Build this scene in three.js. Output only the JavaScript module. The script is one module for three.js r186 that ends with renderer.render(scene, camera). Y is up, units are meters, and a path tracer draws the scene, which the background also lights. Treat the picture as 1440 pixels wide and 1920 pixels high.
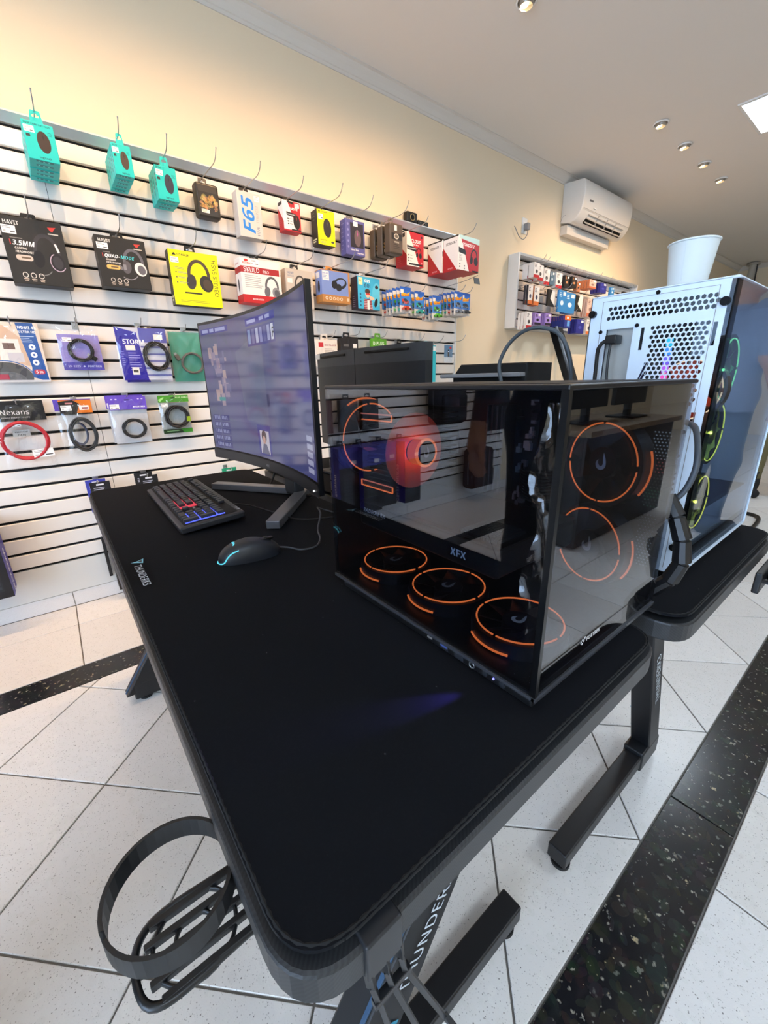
import * as THREE from 'three';
import { RoundedBoxGeometry } from 'three/addons/geometries/RoundedBoxGeometry.js';
import { mergeGeometries, toCreasedNormals } from 'three/addons/utils/BufferGeometryUtils.js';
import { MarchingCubes } from 'three/addons/objects/MarchingCubes.js';
import { RectAreaLightUniformsLib } from 'three/addons/lights/RectAreaLightUniformsLib.js';

// ---------------------------------------------------------------- camera, light, exposure
const scene = new THREE.Scene();
const camera = new THREE.PerspectiveCamera(102.7, 1440 / 1920, 0.02, 60);
camera.matrixAutoUpdate = true;
camera.position.set(2.475, 1.07, 0);
camera.quaternion.setFromRotationMatrix(new THREE.Matrix4().makeBasis(
  new THREE.Vector3(0.620094, -0.020459, -0.784261), new THREE.Vector3(-0.22824, 0.951715, -0.205291), new THREE.Vector3(0.750593, 0.306299, 0.585483)));
const renderer = new THREE.WebGLRenderer({ antialias: true });
renderer.toneMapping = THREE.LinearToneMapping;
renderer.toneMappingExposure = 0.98;
renderer.shadowMap.enabled = true;
renderer.shadowMap.type = THREE.PCFSoftShadowMap;
RectAreaLightUniformsLib.init();
scene.background = new THREE.Color(5.6, 7.7, 11.0);           // overcast daylight outside the shop front
const PANEL_NITS = 26, PANEL_TINT = new THREE.Color(0.76, 0.88, 1.0);
const SPOT_CD = 3.4, SPOT_TINT = new THREE.Color(1.0, 0.63, 0.33);
const CEIL = 2.8;

// ---------------------------------------------------------------- helpers
let seedState = 20240611;
const rnd = () => { seedState = (seedState + 0x6d2b79f5) | 0; let t = Math.imul(seedState ^ (seedState >>> 15), 1 | seedState); t = (t + Math.imul(t ^ (t >>> 7), 61 | t)) ^ t; return ((t ^ (t >>> 14)) >>> 0) / 4294967296; };
const V = (x, y, z) => new THREE.Vector3(x, y, z);
const taken = new Map();
function numbered(name) { const n = taken.get(name) ?? 0; taken.set(name, n + 1); return n ? name + '_' + String(n).padStart(3, '0') : name; }
function std(color, roughness = 0.6, metalness = 0, more = {}) { return new THREE.MeshStandardMaterial({ color, roughness, metalness, ...more }); }
function phys(color, roughness = 0.5, more = {}) { return new THREE.MeshPhysicalMaterial({ color, roughness, ...more }); }
function glow(color, k = 1) { return new THREE.MeshStandardMaterial({ color: 0x111111, roughness: 0.5, emissive: color, emissiveIntensity: k }); }
function part(name, geo, mat, parent) { const m = new THREE.Mesh(geo, mat); m.name = name; m.castShadow = m.receiveShadow = true; parent.add(m); return m; }
function sub(name, parent, x = 0, y = 0, z = 0) { const g = new THREE.Group(); g.name = name; g.position.set(x, y, z); parent.add(g); return g; }
function thing(name, label, category, p = [0, 0, 0], turn = 0, group) {
  const o = new THREE.Group(); o.name = numbered(name); o.position.set(...p); o.rotation.y = turn; o.userData = { label, category }; if (group) o.userData.group = group; scene.add(o); return o;
}
function struct(name, geo, mat, label) { const m = geo ? new THREE.Mesh(geo, mat) : new THREE.Group(); m.name = numbered(name); m.castShadow = m.receiveShadow = true; m.userData = { kind: 'structure', label, category: name.split('_')[0] }; scene.add(m); return m; }
const at = (g, x, y, z) => g.translate(x, y, z);
const bx = (x0, x1, y0, y1, z0, z1) => at(new THREE.BoxGeometry(Math.abs(x1 - x0), Math.abs(y1 - y0), Math.abs(z1 - z0)), (x0 + x1) / 2, (y0 + y1) / 2, (z0 + z1) / 2);
const rbx = (x0, x1, y0, y1, z0, z1, r = 0.003, s = 1) => at(new RoundedBoxGeometry(Math.abs(x1 - x0), Math.abs(y1 - y0), Math.abs(z1 - z0), s, r), (x0 + x1) / 2, (y0 + y1) / 2, (z0 + z1) / 2);
const cyl = (r, h, x, y, z, axis = 'y', seg = 20, r2 = r) => { const g = new THREE.CylinderGeometry(r2, r, h, seg); if (axis === 'x') g.rotateZ(-Math.PI / 2); if (axis === 'z') g.rotateX(Math.PI / 2); return at(g, x, y, z); };
const tube = (pts, r, seg = 40, rs = 8, closed = false) => new THREE.TubeGeometry(new THREE.CatmullRomCurve3(pts.map((p) => V(...p)), closed, 'centripetal'), seg, r, rs, closed);
function merge(list) { return mergeGeometries(list.map((g) => { const n = g.index ? g.toNonIndexed() : g.clone(); for (const k of Object.keys(n.attributes)) if (!['position', 'normal', 'uv'].includes(k)) n.deleteAttribute(k); n.clearGroups(); return n; })); }
function bar(a, b, w, h) { // square bar between two points
  const A = V(...a), B = V(...b), d = B.clone().sub(A), g = new RoundedBoxGeometry(w, h, d.length(), 1, Math.min(w, h) * 0.12);
  g.applyMatrix4(new THREE.Matrix4().lookAt(V(0, 0, 0), d, V(0, 1, 0.001)));
  return at(g, (a[0] + b[0]) / 2, (a[1] + b[1]) / 2, (a[2] + b[2]) / 2);
}
function canvas(w, h, draw) { const c = document.createElement('canvas'); c.width = w; c.height = h; draw(c.getContext('2d'), w, h); return c; }
function tex(w, h, draw, repeat) {
  const t = new THREE.CanvasTexture(canvas(w, h, draw)); t.colorSpace = THREE.SRGBColorSpace; t.magFilter = THREE.LinearFilter;
  if (repeat) { t.wrapS = t.wrapT = THREE.RepeatWrapping; t.repeat.set(repeat[0], repeat[1]); }
  return t;
}
const print = (w, h, draw, roughness = 0.45, more = {}) => new THREE.MeshStandardMaterial({ map: tex(w, h, draw), roughness, ...more });
function T(g, s, x, y, size, color = '#fff', o = {}) {
  g.save(); g.translate(x, y); if (o.rot) g.rotate(o.rot); if (o.skew) g.transform(1, 0, -o.skew, 1, 0, 0); g.fillStyle = color; g.font = `${o.w ?? 'bold'} ${size}px ${o.f ?? 'sans-serif'}`; g.textAlign = o.a ?? 'left'; g.textBaseline = 'middle';
  if (o.sx) g.scale(o.sx, 1); g.fillText(s, 0, 0); g.restore();
}
function R(g, x, y, w, h, color) { g.fillStyle = color; g.fillRect(x, y, w, h); }
function Poly(g, pts, color) { g.fillStyle = color; g.beginPath(); pts.forEach(([x, y], i) => (i ? g.lineTo(x, y) : g.moveTo(x, y))); g.closePath(); g.fill(); }
function Ell(g, x, y, rx, ry, color, rot = 0) { g.fillStyle = color; g.beginPath(); g.ellipse(x, y, rx, ry, rot, 0, 7); g.fill(); }
function Arc(g, x, y, rx, ry, a0, a1, lw, color) { g.strokeStyle = color; g.lineWidth = lw; g.beginPath(); g.ellipse(x, y, rx, ry, 0, a0, a1); g.stroke(); }
function Lines(g, x, y, w, n, dy, lh, color) { for (let i = 0; i < n; i++) R(g, x, y + i * dy, w * (0.6 + 0.4 * rnd()), lh, color); }
function sticker(g, x, y, w, h) { R(g, x, y, w, h, '#f7f5f2'); Lines(g, x + w * 0.08, y + h * 0.14, w * 0.7, 2, h * 0.16, h * 0.07, '#8c8c8c'); R(g, x + w * 0.58, y + h * 0.68, w * 0.34, h * 0.14, '#555'); R(g, x + w * 0.08, y + h * 0.6, w * 0.2, h * 0.22, '#bbb'); }
function headset(g, x, y, s, band, cup, inner) { // a drawn headset seen three-quarter
  Arc(g, x, y, s * 0.62, s * 0.86, Math.PI * 0.97, Math.PI * 2.06, s * 0.2, band); Ell(g, x - s * 0.52, y + s * 0.42, s * 0.3, s * 0.46, inner ?? cup, 0.15);
  Ell(g, x + s * 0.42, y + s * 0.46, s * 0.42, s * 0.5, cup, -0.2); Ell(g, x + s * 0.48, y + s * 0.5, s * 0.27, s * 0.34, band, -0.2);
}
function mouseArt(g, x, y, s, body, line = '#777') { Ell(g, x, y, s * 0.55, s, body, -0.05); Ell(g, x, y + s * 0.35, s * 0.5, s * 0.55, body); g.strokeStyle = line; g.lineWidth = s * 0.05; g.beginPath(); g.moveTo(x, y - s * 0.95); g.lineTo(x, y - s * 0.2); g.stroke(); Ell(g, x, y - s * 0.5, s * 0.07, s * 0.18, line); }
function decal(name, w, h, W, H, draw, parent, more = {}) { // flat print on a surface, in the local xy plane facing +z
  const m = new THREE.MeshStandardMaterial({ map: tex(W, H, draw), roughness: 0.5, transparent: true, alphaTest: 0.4, polygonOffset: true, polygonOffsetFactor: -2, ...more });
  return part(name, new THREE.PlaneGeometry(w, h), m, parent);
}
const ctxText = (s, size, color, o = {}) => (g, w, h) => { g.clearRect(0, 0, w, h); T(g, s, o.x ?? w / 2, o.y ?? h / 2, size, color, { a: 'center', ...o }); };

// ---------------------------------------------------------------- shared materials
const M = {
  black: std(0x090a0c, 0.45), blackMatte: std(0x08090a, 0.75), blackGloss: std(0x08090b, 0.18), darkGrey: std(0x24262a, 0.5), slot: std(0x050505, 0.8),
  white: std(0xe8e8e6, 0.5), whiteGloss: std(0xe9eae9, 0.25), chrome: std(0xb9bcc0, 0.28, 0.9), steel: std(0x8d9299, 0.35, 0.8),
  wall: std(0xe8d7ba, 0.9), ceiling: std(0xe4e0da, 0.92), slat: std(0xe9e4de, 0.38), rail: std(0xc3c9cf, 0.35, 0.5), board: std(0xd5d6d3, 0.55),
  film: phys(0xffffff, 0.06, { transmission: 1, thickness: 0, ior: 1.62 }), cardGrey: std(0x8a8a8c, 0.6),
  kraft: std(0xc98a45, 0.75), rubber: std(0x0a0a0b, 0.65), screw: std(0x14161a, 0.3, 0.6),
};
const carbon = tex(64, 64, (g) => { R(g, 0, 0, 64, 64, '#1b1d20'); for (let i = -64; i < 64; i += 16) Poly(g, [[i, 0], [i + 8, 0], [i + 72, 64], [i + 64, 64]], '#26282b'); }, [60, 60]);
const carbonM = new THREE.MeshStandardMaterial({ map: carbon, roughness: 0.4 });

// ---------------------------------------------------------------- room shell
{
  const X1 = 5.6, Z0 = -9.85, Z1 = 4.2;
  struct('wall_left', bx(-0.15, 0, 0, CEIL + 0.1, Z0 - 0.15, Z1 + 0.15), M.wall, 'long cream wall behind the product panels');
  struct('wall_right', bx(X1, X1 + 0.15, 0, CEIL + 0.1, Z0 - 0.15, Z1 + 0.15), M.wall, 'cream wall on the far side of the shop');
  struct('wall_back', bx(0, X1, 0, CEIL + 0.1, Z0 - 0.15, Z0), M.wall, 'cream wall at the far end of the shop');
  const sh = new THREE.Shape([[0, 0], [X1, 0], [X1, CEIL + 0.1], [0, CEIL + 0.1]].map((p) => new THREE.Vector2(...p)));
  sh.holes.push(new THREE.Path([[1.9, 0.06], [5.4, 0.06], [5.4, 2.55], [1.9, 2.55]].map((p) => new THREE.Vector2(...p))));
  struct('wall_front', at(new THREE.ExtrudeGeometry(sh, { depth: 0.15, bevelEnabled: false }), 0, 0, Z1), M.wall, 'cream street wall with a wide shop window');
  const win = struct('window_1', null, null, 'wide shop window letting in daylight');
  for (let k = 0; k < 3; k++) part('pane', bx(1.9 + k * 1.1667 + 0.02, 1.9 + (k + 1) * 1.1667 - 0.02, 0.08, 2.53, Z1 + 0.07, Z1 + 0.076), phys(0xffffff, 0.02, { transmission: 1, thickness: 0 }), win);
  for (let k = 0; k < 4; k++) part('mullion', bx(1.9 + k * 1.1667 - 0.025, 1.9 + k * 1.1667 + 0.025, 0.06, 2.55, Z1 + 0.05, Z1 + 0.1), M.steel, win);
  struct('ceiling', bx(-0.15, X1 + 0.15, CEIL, CEIL + 0.15, Z0 - 0.15, Z1 + 0.15), M.ceiling, 'plain white ceiling with recessed lamps');
  // crown moulding: stepped profile swept along the walls
  const prof = new THREE.Shape([[0, 0], [0, -0.062], [0.006, -0.062], [0.01, -0.05], [0.016, -0.048], [0.03, -0.028], [0.046, -0.014], [0.05, -0.008], [0.064, -0.006], [0.064, 0]].map((p) => new THREE.Vector2(...p)));
  const g1 = new THREE.ExtrudeGeometry(prof, { depth: Z1 - Z0, bevelEnabled: false });
  struct('trim_1', at(g1, 0, CEIL, Z0), std(0xd6d1c8, 0.8), 'white crown moulding along the cream wall');
  const g2 = new THREE.ExtrudeGeometry(prof, { depth: X1, bevelEnabled: false }); g2.rotateY(Math.PI / 2);
  g2.scale(1, 1, -1); g2.index || g2.computeVertexNormals();
  struct('trim_2', at(g2, 0, CEIL, Z0), std(0xd6d1c8, 0.8), 'white crown moulding across the far wall');
}
// ---------------------------------------------------------------- floor: grout bed, tiles, granite bands
const speckle = (base, n) => (g, w, h) => {
  R(g, 0, 0, w, h, base);
  for (let i = 0; i < 900; i++) { const v = 208 + rnd() * 30 | 0; Ell(g, rnd() * w, rnd() * h, 4 + rnd() * 14, 4 + rnd() * 14, `rgba(${v},${v - 2},${v - 5},0.25)`); }
  for (let i = 0; i < n; i++) { const v = 70 + rnd() * 110 | 0, s = 0.5 + rnd() * rnd() * 1.9; Ell(g, rnd() * w, rnd() * h, s, s * (0.5 + rnd() * 0.5), `rgba(${v},${v - 4},${v - 8},${0.45 + rnd() * 0.5})`, rnd() * 3); }
};
const tileTex = tex(1024, 1024, speckle('#e2e0de', 9000), [1 / 0.62, 1 / 0.62]);
const tileBump = new THREE.CanvasTexture(canvas(512, 512, (g, w, h) => { R(g, 0, 0, w, h, '#808080'); for (let i = 0; i < 5000; i++) { const v = 100 + rnd() * 60 | 0; Ell(g, rnd() * w, rnd() * h, 1 + rnd() * 4, 1 + rnd() * 4, `rgb(${v},${v},${v})`); } })); tileBump.wrapS = tileBump.wrapT = THREE.RepeatWrapping; tileBump.repeat.set(6, 6); tileBump.magFilter = THREE.LinearFilter;
const tileMs = [0xffffff, 0xfaf8f5, 0xf6f5f4].map((c) => new THREE.MeshStandardMaterial({ color: c, map: tileTex, roughness: 0.3, bumpMap: tileBump, bumpScale: 0.00035 }));
const graniteTex = tex(1024, 1024, (g, w, h) => {
  R(g, 0, 0, w, h, '#15161a');
  for (let i = 0; i < 700; i++) Ell(g, rnd() * w, rnd() * h, 8 + rnd() * 34, 6 + rnd() * 22, `rgba(${30 + rnd() * 26 | 0},${32 + rnd() * 24 | 0},${30 + rnd() * 18 | 0},0.5)`, rnd() * 3);
  for (let i = 0; i < 760; i++) { const k = rnd(), a = 0.35 + rnd() * 0.5, x = rnd() * w, y = rnd() * h, s = 2 + rnd() * rnd() * 11; for (let j = 0; j < 4; j++) Ell(g, x + (rnd() - 0.5) * s * 1.6, y + (rnd() - 0.5) * s * 1.6, s * (0.4 + rnd() * 0.5), s * (0.2 + rnd() * 0.4), k < 0.5 ? `rgba(160,156,142,${a})` : k < 0.8 ? `rgba(112,114,106,${a})` : `rgba(176,160,126,${a})`, rnd() * 3); }
}, [1 / 0.5, 1 / 0.5]);
const graniteM = new THREE.MeshStandardMaterial({ map: graniteTex, roughness: 0.22 });
{
  const floor = struct('floor', bx(-0.15, 5.75, -0.2, -0.004, -10, 4.35), std(0x6f6b66, 0.85), 'speckled white tile floor with black granite bands');
  const GAP = 0.0022;
  function clip(poly, axis, lim, keepLess) {
    const out = [];
    for (let i = 0; i < poly.length; i++) { const a = poly[i], b = poly[(i + 1) % poly.length], ia = keepLess ? a[axis] <= lim : a[axis] >= lim, ib = keepLess ? b[axis] <= lim : b[axis] >= lim; if (ia) out.push(a); if (ia !== ib) { const t = (lim - a[axis]) / (b[axis] - a[axis]); out.push([a[0] + t * (b[0] - a[0]), a[1] + t * (b[1] - a[1])]); } }
    return out;
  }
  function inset(p, d) { // convex polygon moved inward
    const c = p.reduce((s, q) => [s[0] + q[0] / p.length, s[1] + q[1] / p.length], [0, 0]);
    const L = p.map((a, i) => { const b = p[(i + 1) % p.length]; let n = [-(b[1] - a[1]), b[0] - a[0]]; const l = Math.hypot(...n) || 1; n = [n[0] / l, n[1] / l]; if ((c[0] - a[0]) * n[0] + (c[1] - a[1]) * n[1] < 0) n = [-n[0], -n[1]]; return [n, n[0] * a[0] + n[1] * a[1] + d]; });
    return L.map(([n, k], i) => { const [m, j] = L[(i + L.length - 1) % L.length], det = n[0] * m[1] - n[1] * m[0]; return Math.abs(det) < 1e-6 ? null : [(k * m[1] - j * n[1]) / det, (n[0] * j - m[0] * k) / det]; }).filter(Boolean);
  }
  const area = (p) => Math.abs(p.reduce((s, a, i) => { const b = p[(i + 1) % p.length]; return s + a[0] * b[1] - b[0] * a[1]; }, 0)) / 2;
  let count = 0;
  const bulk = [];
  function tile(poly, m, name = 'tile', far = false) {
    if (poly.length < 3 || area(poly) < 0.0006) return;
    const p = inset(poly, GAP); if (p.length < 3) return;
    const g = new THREE.ExtrudeGeometry(new THREE.Shape(p.map(([x, z]) => new THREE.Vector2(x, -z))), { depth: 0.006, bevelEnabled: true, bevelThickness: 0.0012, bevelSize: 0.0012, bevelOffset: -0.0012, bevelSegments: 1 });
    g.rotateX(-Math.PI / 2); at(g, 0, -0.0072, 0);
    if (name === 'tile' && (far || count > 290)) { bulk.push(g); return; }
    if (name === 'tile') count++;
    part(name, g, m, floor);
  }
  const jobs = [];
  // diagonal field between the bands
  const P = 0.354, U0 = 0.845, W0 = 0.985, q = Math.SQRT1_2;
  for (let i = -40; i < 45; i++) for (let j = -45; j < 40; j++) {
    const u = U0 + i * P, w = W0 + j * P, f = (a, b) => [(a + b) * q, (b - a) * q];
    let p = [f(u, w), f(u + P, w), f(u + P, w + P), f(u, w + P)];
    p = clip(clip(clip(clip(p, 0, 0.758, false), 0, 2.3, true), 1, -9.85, false), 1, 4.2, true);
    if (p.length > 2) jobs.push(p);
  }
  // straight courses along the product wall
  for (let k = -16; k < 7; k++) for (const [a, b] of [[0.02, 0.245], [0.245, 0.623]]) { const z0 = Math.max(-9.85, 0.108 + k * 0.7), z1 = Math.min(4.2, 0.108 + (k + 1) * 0.7); if (z1 > z0) jobs.push([[a, z0], [b, z0], [b, z1], [a, z1]]); }
  // square grid right of the second band
  for (let k = -26; k < 15; k++) for (let i = 0; i < 9; i++) { const z0 = Math.max(-9.85, -0.922 + k * 0.352), z1 = Math.min(4.2, -0.922 + (k + 1) * 0.352), x0 = 2.438 + i * 0.352; if (z1 > z0 + 0.01) jobs.push([[x0, z0], [Math.min(5.6, x0 + 0.352), z0], [Math.min(5.6, x0 + 0.352), z1], [x0, z1]]); }
  const cen = (p) => p.reduce((s, a) => [s[0] + a[0] / p.length, s[1] + a[1] / p.length], [0, 0]);
  const order = jobs.map((p) => { const c = cen(p); const infront = c[1] < 0.55 && c[0] < 2.85; return [Math.hypot(c[0] - 2.3, c[1] - 0.2) + (infront ? 0 : 6), p]; }).sort((a, b) => a[0] - b[0]);
  for (const [, p] of order) tile(p, tileMs[rnd() * 3 | 0]);
  const rest = part('tile_field', merge(bulk), tileMs[0], floor); rest.userData.kind = 'stuff';
  for (const [a, b] of [[0.623, 0.758], [2.3, 2.438]]) for (let z = -9.85, k = 0; z < 4.2; z += 1.05, k++) { const z1 = Math.min(4.2, z + 1.05), s = a > 1 ? 0.367 : 0; tile([[a, z + s], [b, z + s], [b, Math.min(4.2, z1 + s)], [a, Math.min(4.2, z1 + s)]], graniteM, 'granite_slab'); }
  // skirting tiles at the foot of the wall
  const sk = struct('baseboard_left', bx(0, 0.012, 0, 0.078, -9.85, 4.2), M.board, 'low speckled tile skirting under the product wall');
  for (let k = -15; k < 6; k++) part('skirting_tile', at(bx(0, 0.009, 0, 0.075, 0, 0.696), 0.012, 0.002, 0.108 + k * 0.7 + 0.002), tileMs[0], sk);
}
function tagMesh(name, geo, mat, label, category) { const m = part(numbered(name), geo, mat, scene); m.userData = { label, category }; return m; }
// ---------------------------------------------------------------- ceiling lamps
{
  const trimG = new THREE.TorusGeometry(0.046, 0.006, 8, 28).rotateX(Math.PI / 2), canG = at(new THREE.CylinderGeometry(0.042, 0.03, 0.03, 24, 1, true), 0, -0.004, 0), bulbG = new THREE.SphereGeometry(0.02, 16, 10).scale(1, 0.6, 1);
  const bulbM = glow(new THREE.Color(1, 0.78, 0.45), 9), canM = std(0x9a938a, 0.35, 0.5);
  const names = ['nearest the wall air conditioner', 'second in the row past the air conditioner', 'third in the row past the air conditioner', 'farthest of the ceiling row'];
  const spots = [[-3.881, 0.855], [-4.374, 0.852], [-4.864, 0.846], [-5.356, 0.843]];
  const near = [-2.2, -1.71, -1.22, -0.73, -0.24, 0.25, 0.74, 1.4, 2.1];
  function spot(z, x, label, group) {
    const o = thing('recessed_spotlight', label, 'spotlight', [x, CEIL - 0.006, z], 0, group);
    part('trim_ring', trimG, M.whiteGloss, o); part('reflector', canG, canM, o);
    const b = part('bulb', bulbG, bulbM, o); b.position.set(-0.012, -0.004, 0);
    const l = new THREE.SpotLight(SPOT_TINT, SPOT_CD, 0, 0.95, 0.8, 2); l.position.set(-0.012, -0.012, 0); l.target.position.set(-x, -1.45, 0); l.castShadow = true; l.shadow.radius = 0.7; l.shadow.mapSize.set(1024, 1024); o.add(l, l.target);
  }
  spots.forEach(([z, x], i) => spot(z, x, 'small warm recessed ceiling spotlight, ' + names[i]));
  spot(near[0], 0.858, 'warm recessed spotlight cut by the top edge of the picture');
  near.slice(1).forEach((z) => spot(z, 0.858, 'warm recessed spotlight above the first product panel, out of the picture', 'spotlights above the first panel'));
  const cell = 0.562;
  for (const [x, z] of [[1.541, -4.368], [4.0, 3.0], [4.0, 0.5], [4.0, -1.93], [4.0, -4.368]]) {
    const seen = x < 2 && z === -4.368;
    const o = thing('ceiling_light_panel', seen ? 'square cool white light panel set into the ceiling at the right edge' : 'square cool white ceiling light panel out of the picture', 'ceiling light', [x, CEIL, z], 0, seen ? undefined : 'light panels out of view');
    const fr = new THREE.Shape([[-1, -1], [1, -1], [1, 1], [-1, 1]].map(([a, b]) => new THREE.Vector2(a * (cell / 2 + 0.012), b * (cell / 2 + 0.012))));
    fr.holes.push(new THREE.Path([[-1, -1], [1, -1], [1, 1], [-1, 1]].map(([a, b]) => new THREE.Vector2(a * (cell / 2 - 0.006), b * (cell / 2 - 0.006)))));
    part('frame', at(new THREE.ExtrudeGeometry(fr, { depth: 0.01, bevelEnabled: false }).rotateX(Math.PI / 2), 0, 0, 0), M.whiteGloss, o);
    part('diffuser', bx(-cell / 2, cell / 2, -0.006, -0.002, -cell / 2, cell / 2), glow(PANEL_TINT, 1.6), o);
    const l = new THREE.RectAreaLight(PANEL_TINT, PANEL_NITS, cell, cell); l.position.set(0, -0.0075, 0); l.rotation.x = -Math.PI / 2; o.add(l);
  }
}
// ---------------------------------------------------------------- slat panels
const PITCH = 0.0781, SLOT0 = 2.045;
const slotY = (k) => SLOT0 - k * PITCH;
function slatGeo(len, h) { // front face with chamfered lips, running along z
  const s = new THREE.Shape([[0, 0], [0.011, 0], [0.0145, 0.003], [0.0145, h - 0.003], [0.011, h], [0, h]].map((p) => new THREE.Vector2(...p)));
  return new THREE.ExtrudeGeometry(s, { depth: len, bevelEnabled: false });
}
{
  const o = thing('slat_panel', 'long white slatted display panel covered in boxes and cables', 'display panel', [0, 0, 0]);
  part('backing', bx(0.0, 0.0155, 0.2, 2.06, -2.67, 2.75), M.slot, o);
  const hs = PITCH - 0.0125;
  for (const [za, zb] of [[-2.67, -0.1725], [-0.1705, 2.75]]) { const g = slatGeo(zb - za, hs); for (let k = 0; k < 23; k++) { const m = part('slat', g, M.slat, o); m.position.set(0.0155, slotY(k + 1) + 0.00625, za); } }
  part('base_board', rbx(0.0, 0.026, 0.08, slotY(23) - 0.006, -2.67, 2.75, 0.002), M.board, o);
  const rp = new THREE.Shape([[0, 0], [0.03, 0], [0.034, 0.006], [0.052, 0.03], [0.052, 0.036], [0, 0.036]].map((p) => new THREE.Vector2(...p)));
  part('top_rail', at(new THREE.ExtrudeGeometry(rp, { depth: 5.46, bevelEnabled: false }), 0, 2.0515, -2.71), M.rail, o);
  part('end_trim', rbx(0, 0.034, 0.08, 2.05, -2.682, -2.67, 0.002), M.white, o);
  // second panel, a framed white tray farther along the wall
  const p = thing('framed_slat_panel', 'smaller framed white slat panel with small accessories below the air conditioner', 'display panel', [0.002, 0, 0]);
  part('backing', bx(0.0, 0.0155, 1.5, 2.06, -5.69, -3.36), M.slot, p);
  const g = slatGeo(2.31, hs);
  for (let k = 0; k < 7; k++) { const m = part('slat', g, M.slat, p); m.position.set(0.0155, 2.045 - (k + 1) * PITCH + 0.006, -5.68); }
  part('side_board', rbx(0, 0.105, 1.488, 2.07, -3.366, -3.344, 0.003), M.white, p);
  part('side_board', rbx(0, 0.105, 1.488, 2.07, -5.712, -5.69, 0.003), M.white, p);
  part('top_board', rbx(0, 0.105, 2.05, 2.072, -5.69, -3.366, 0.003), M.rail, p);
  part('bottom_board', rbx(0, 0.105, 1.486, 1.503, -5.69, -3.366, 0.003), M.rail, p);
}
// ---------------------------------------------------------------- hooks and hanging goods
function hook(z, y, len, label, tip = 0.028) {
  const o = thing('display_hook', label, 'hook', [0.03, y, z], 0);
  part('wire', tube([[-0.004, 0, 0], [len * 0.5, 0, 0], [len - 0.005, 0.001, 0], [len + tip * 0.45, tip * 0.35, 0], [len + tip, tip * 1.1, 0]], 0.0021, 22, 6), M.chrome, o);
  part('bracket', rbx(-0.003, 0.002, -0.012, 0.016, -0.012, 0.012, 0.001), M.chrome, o);
  part('tip', new THREE.SphereGeometry(0.0032, 8, 6).translate(len + tip, tip * 1.1, 0), M.chrome, o);
  return o;
}
function tabGeo(w, h, r = 0.004) {
  const s = new THREE.Shape(); s.moveTo(-w / 2, 0); s.lineTo(w / 2, 0); s.lineTo(w / 2 - 0.004, h - r); s.quadraticCurveTo(w / 2 - 0.005, h, w / 2 - 0.009, h); s.lineTo(-w / 2 + 0.009, h); s.quadraticCurveTo(-w / 2 + 0.005, h, -w / 2 + 0.004, h - r); s.closePath();
  const e = new THREE.Path(), a = w * 0.27, b = h * 0.42, c = h * 0.72; e.moveTo(-a, b); e.lineTo(a, b); e.lineTo(a, c * 0.86); e.lineTo(h * 0.12, c * 0.9); e.absarc(0, c * 0.9, h * 0.12, 0, Math.PI, false); e.lineTo(-a, c * 0.86); e.closePath(); s.holes.push(e);
  return new THREE.ExtrudeGeometry(s, { depth: 0.001, bevelEnabled: false }).rotateY(Math.PI / 2);
}
// box hung on the wall: x from the wall, z0 > z1 (left to right as seen), y0 < y1
function carton(n, label, cat, { x, y, z, front, side, under, color = 0x333333, tab, r = 0.0018, group, turn = 0, lean = 0, tabBack = true, cap }) {
  const d = x[1] - x[0], h = y[1] - y[0], w = z[0] - z[1], plain = std(color, 0.5);
  const o = thing(n, label, cat, [x[0], y[0], (z[0] + z[1]) / 2], turn, group); o.rotation.z = lean;
  part('carton', at(new RoundedBoxGeometry(d, h, w, 1, r), d / 2, h / 2, 0), [front ?? plain, plain, cap ?? plain, under ?? plain, side ?? plain, side ?? plain], o);
  if (tab !== undefined) { const t = part('hang_tab', tabGeo(Math.min(0.055, w * 0.42), 0.036), std(tab, 0.5), o); t.position.set(tabBack ? 0.002 : d - 0.004, h, 0); }
  return o;
}
const wt = '#ffffff';
// -- top row: teal mouse boxes (three stacks)
function tealFront(name, size, body) { return print(256, 340, (g, w, h) => { R(g, 0, 0, w, h, '#19c3bd'); T(g, name, 14, 22, size, '#0b4d50'); sticker(g, 8, 42, 84, 58); mouseArt(g, w * 0.6, h * 0.5, 98, body, '#222'); R(g, 16, 118, 34, 26, '#31383a'); T(g, 'logitech', w * 0.55, h - 26, 26, '#16383c', { a: 'center' }); Lines(g, 196, 70, 46, 3, 13, 5, '#0e8a88'); }); }
const tealPlain = print(128, 64, (g, w, h) => { R(g, 0, 0, w, h, '#19c3bd'); R(g, 70, 14, 50, 36, '#0e7e80'); Lines(g, 74, 18, 40, 3, 10, 4, '#6fd8d3'); });
function stack(nm, z, y, xs, front, sideM, color, label, back, grp, extra = {}) {
  const n = xs.length - 1;
  for (let i = 0; i < n; i++) { const first = i === n - 1; carton(nm, first ? label : back, 'box', { x: [xs[i] + 0.001, xs[i + 1] - 0.001], y: [y[0] + (first ? 0 : (rnd() - 0.5) * 0.004), y[1] + (first ? 0 : (rnd() - 0.5) * 0.004)], z, front: first ? front : undefined, side: sideM, under: sideM, color, group: first ? undefined : grp, tab: first ? color : undefined, tabBack: false, ...extra }); }
}
const seq = (a, b, n) => Array.from({ length: n + 1 }, (_, i) => a + (b - a) * i / n);
stack('mouse_box', [-0.125, -0.217], [1.869, 1.985], seq(0.045, 0.26, 5), tealFront('M280 COMFORT PLUS', 21, '#3a2c25'), tealPlain, 0x19c3bd, 'teal mouse box with a wide dark mouse, front of the leftmost teal stack', 'teal mouse box behind the front one in the leftmost teal stack', 'teal boxes behind in the leftmost stack');
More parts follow.
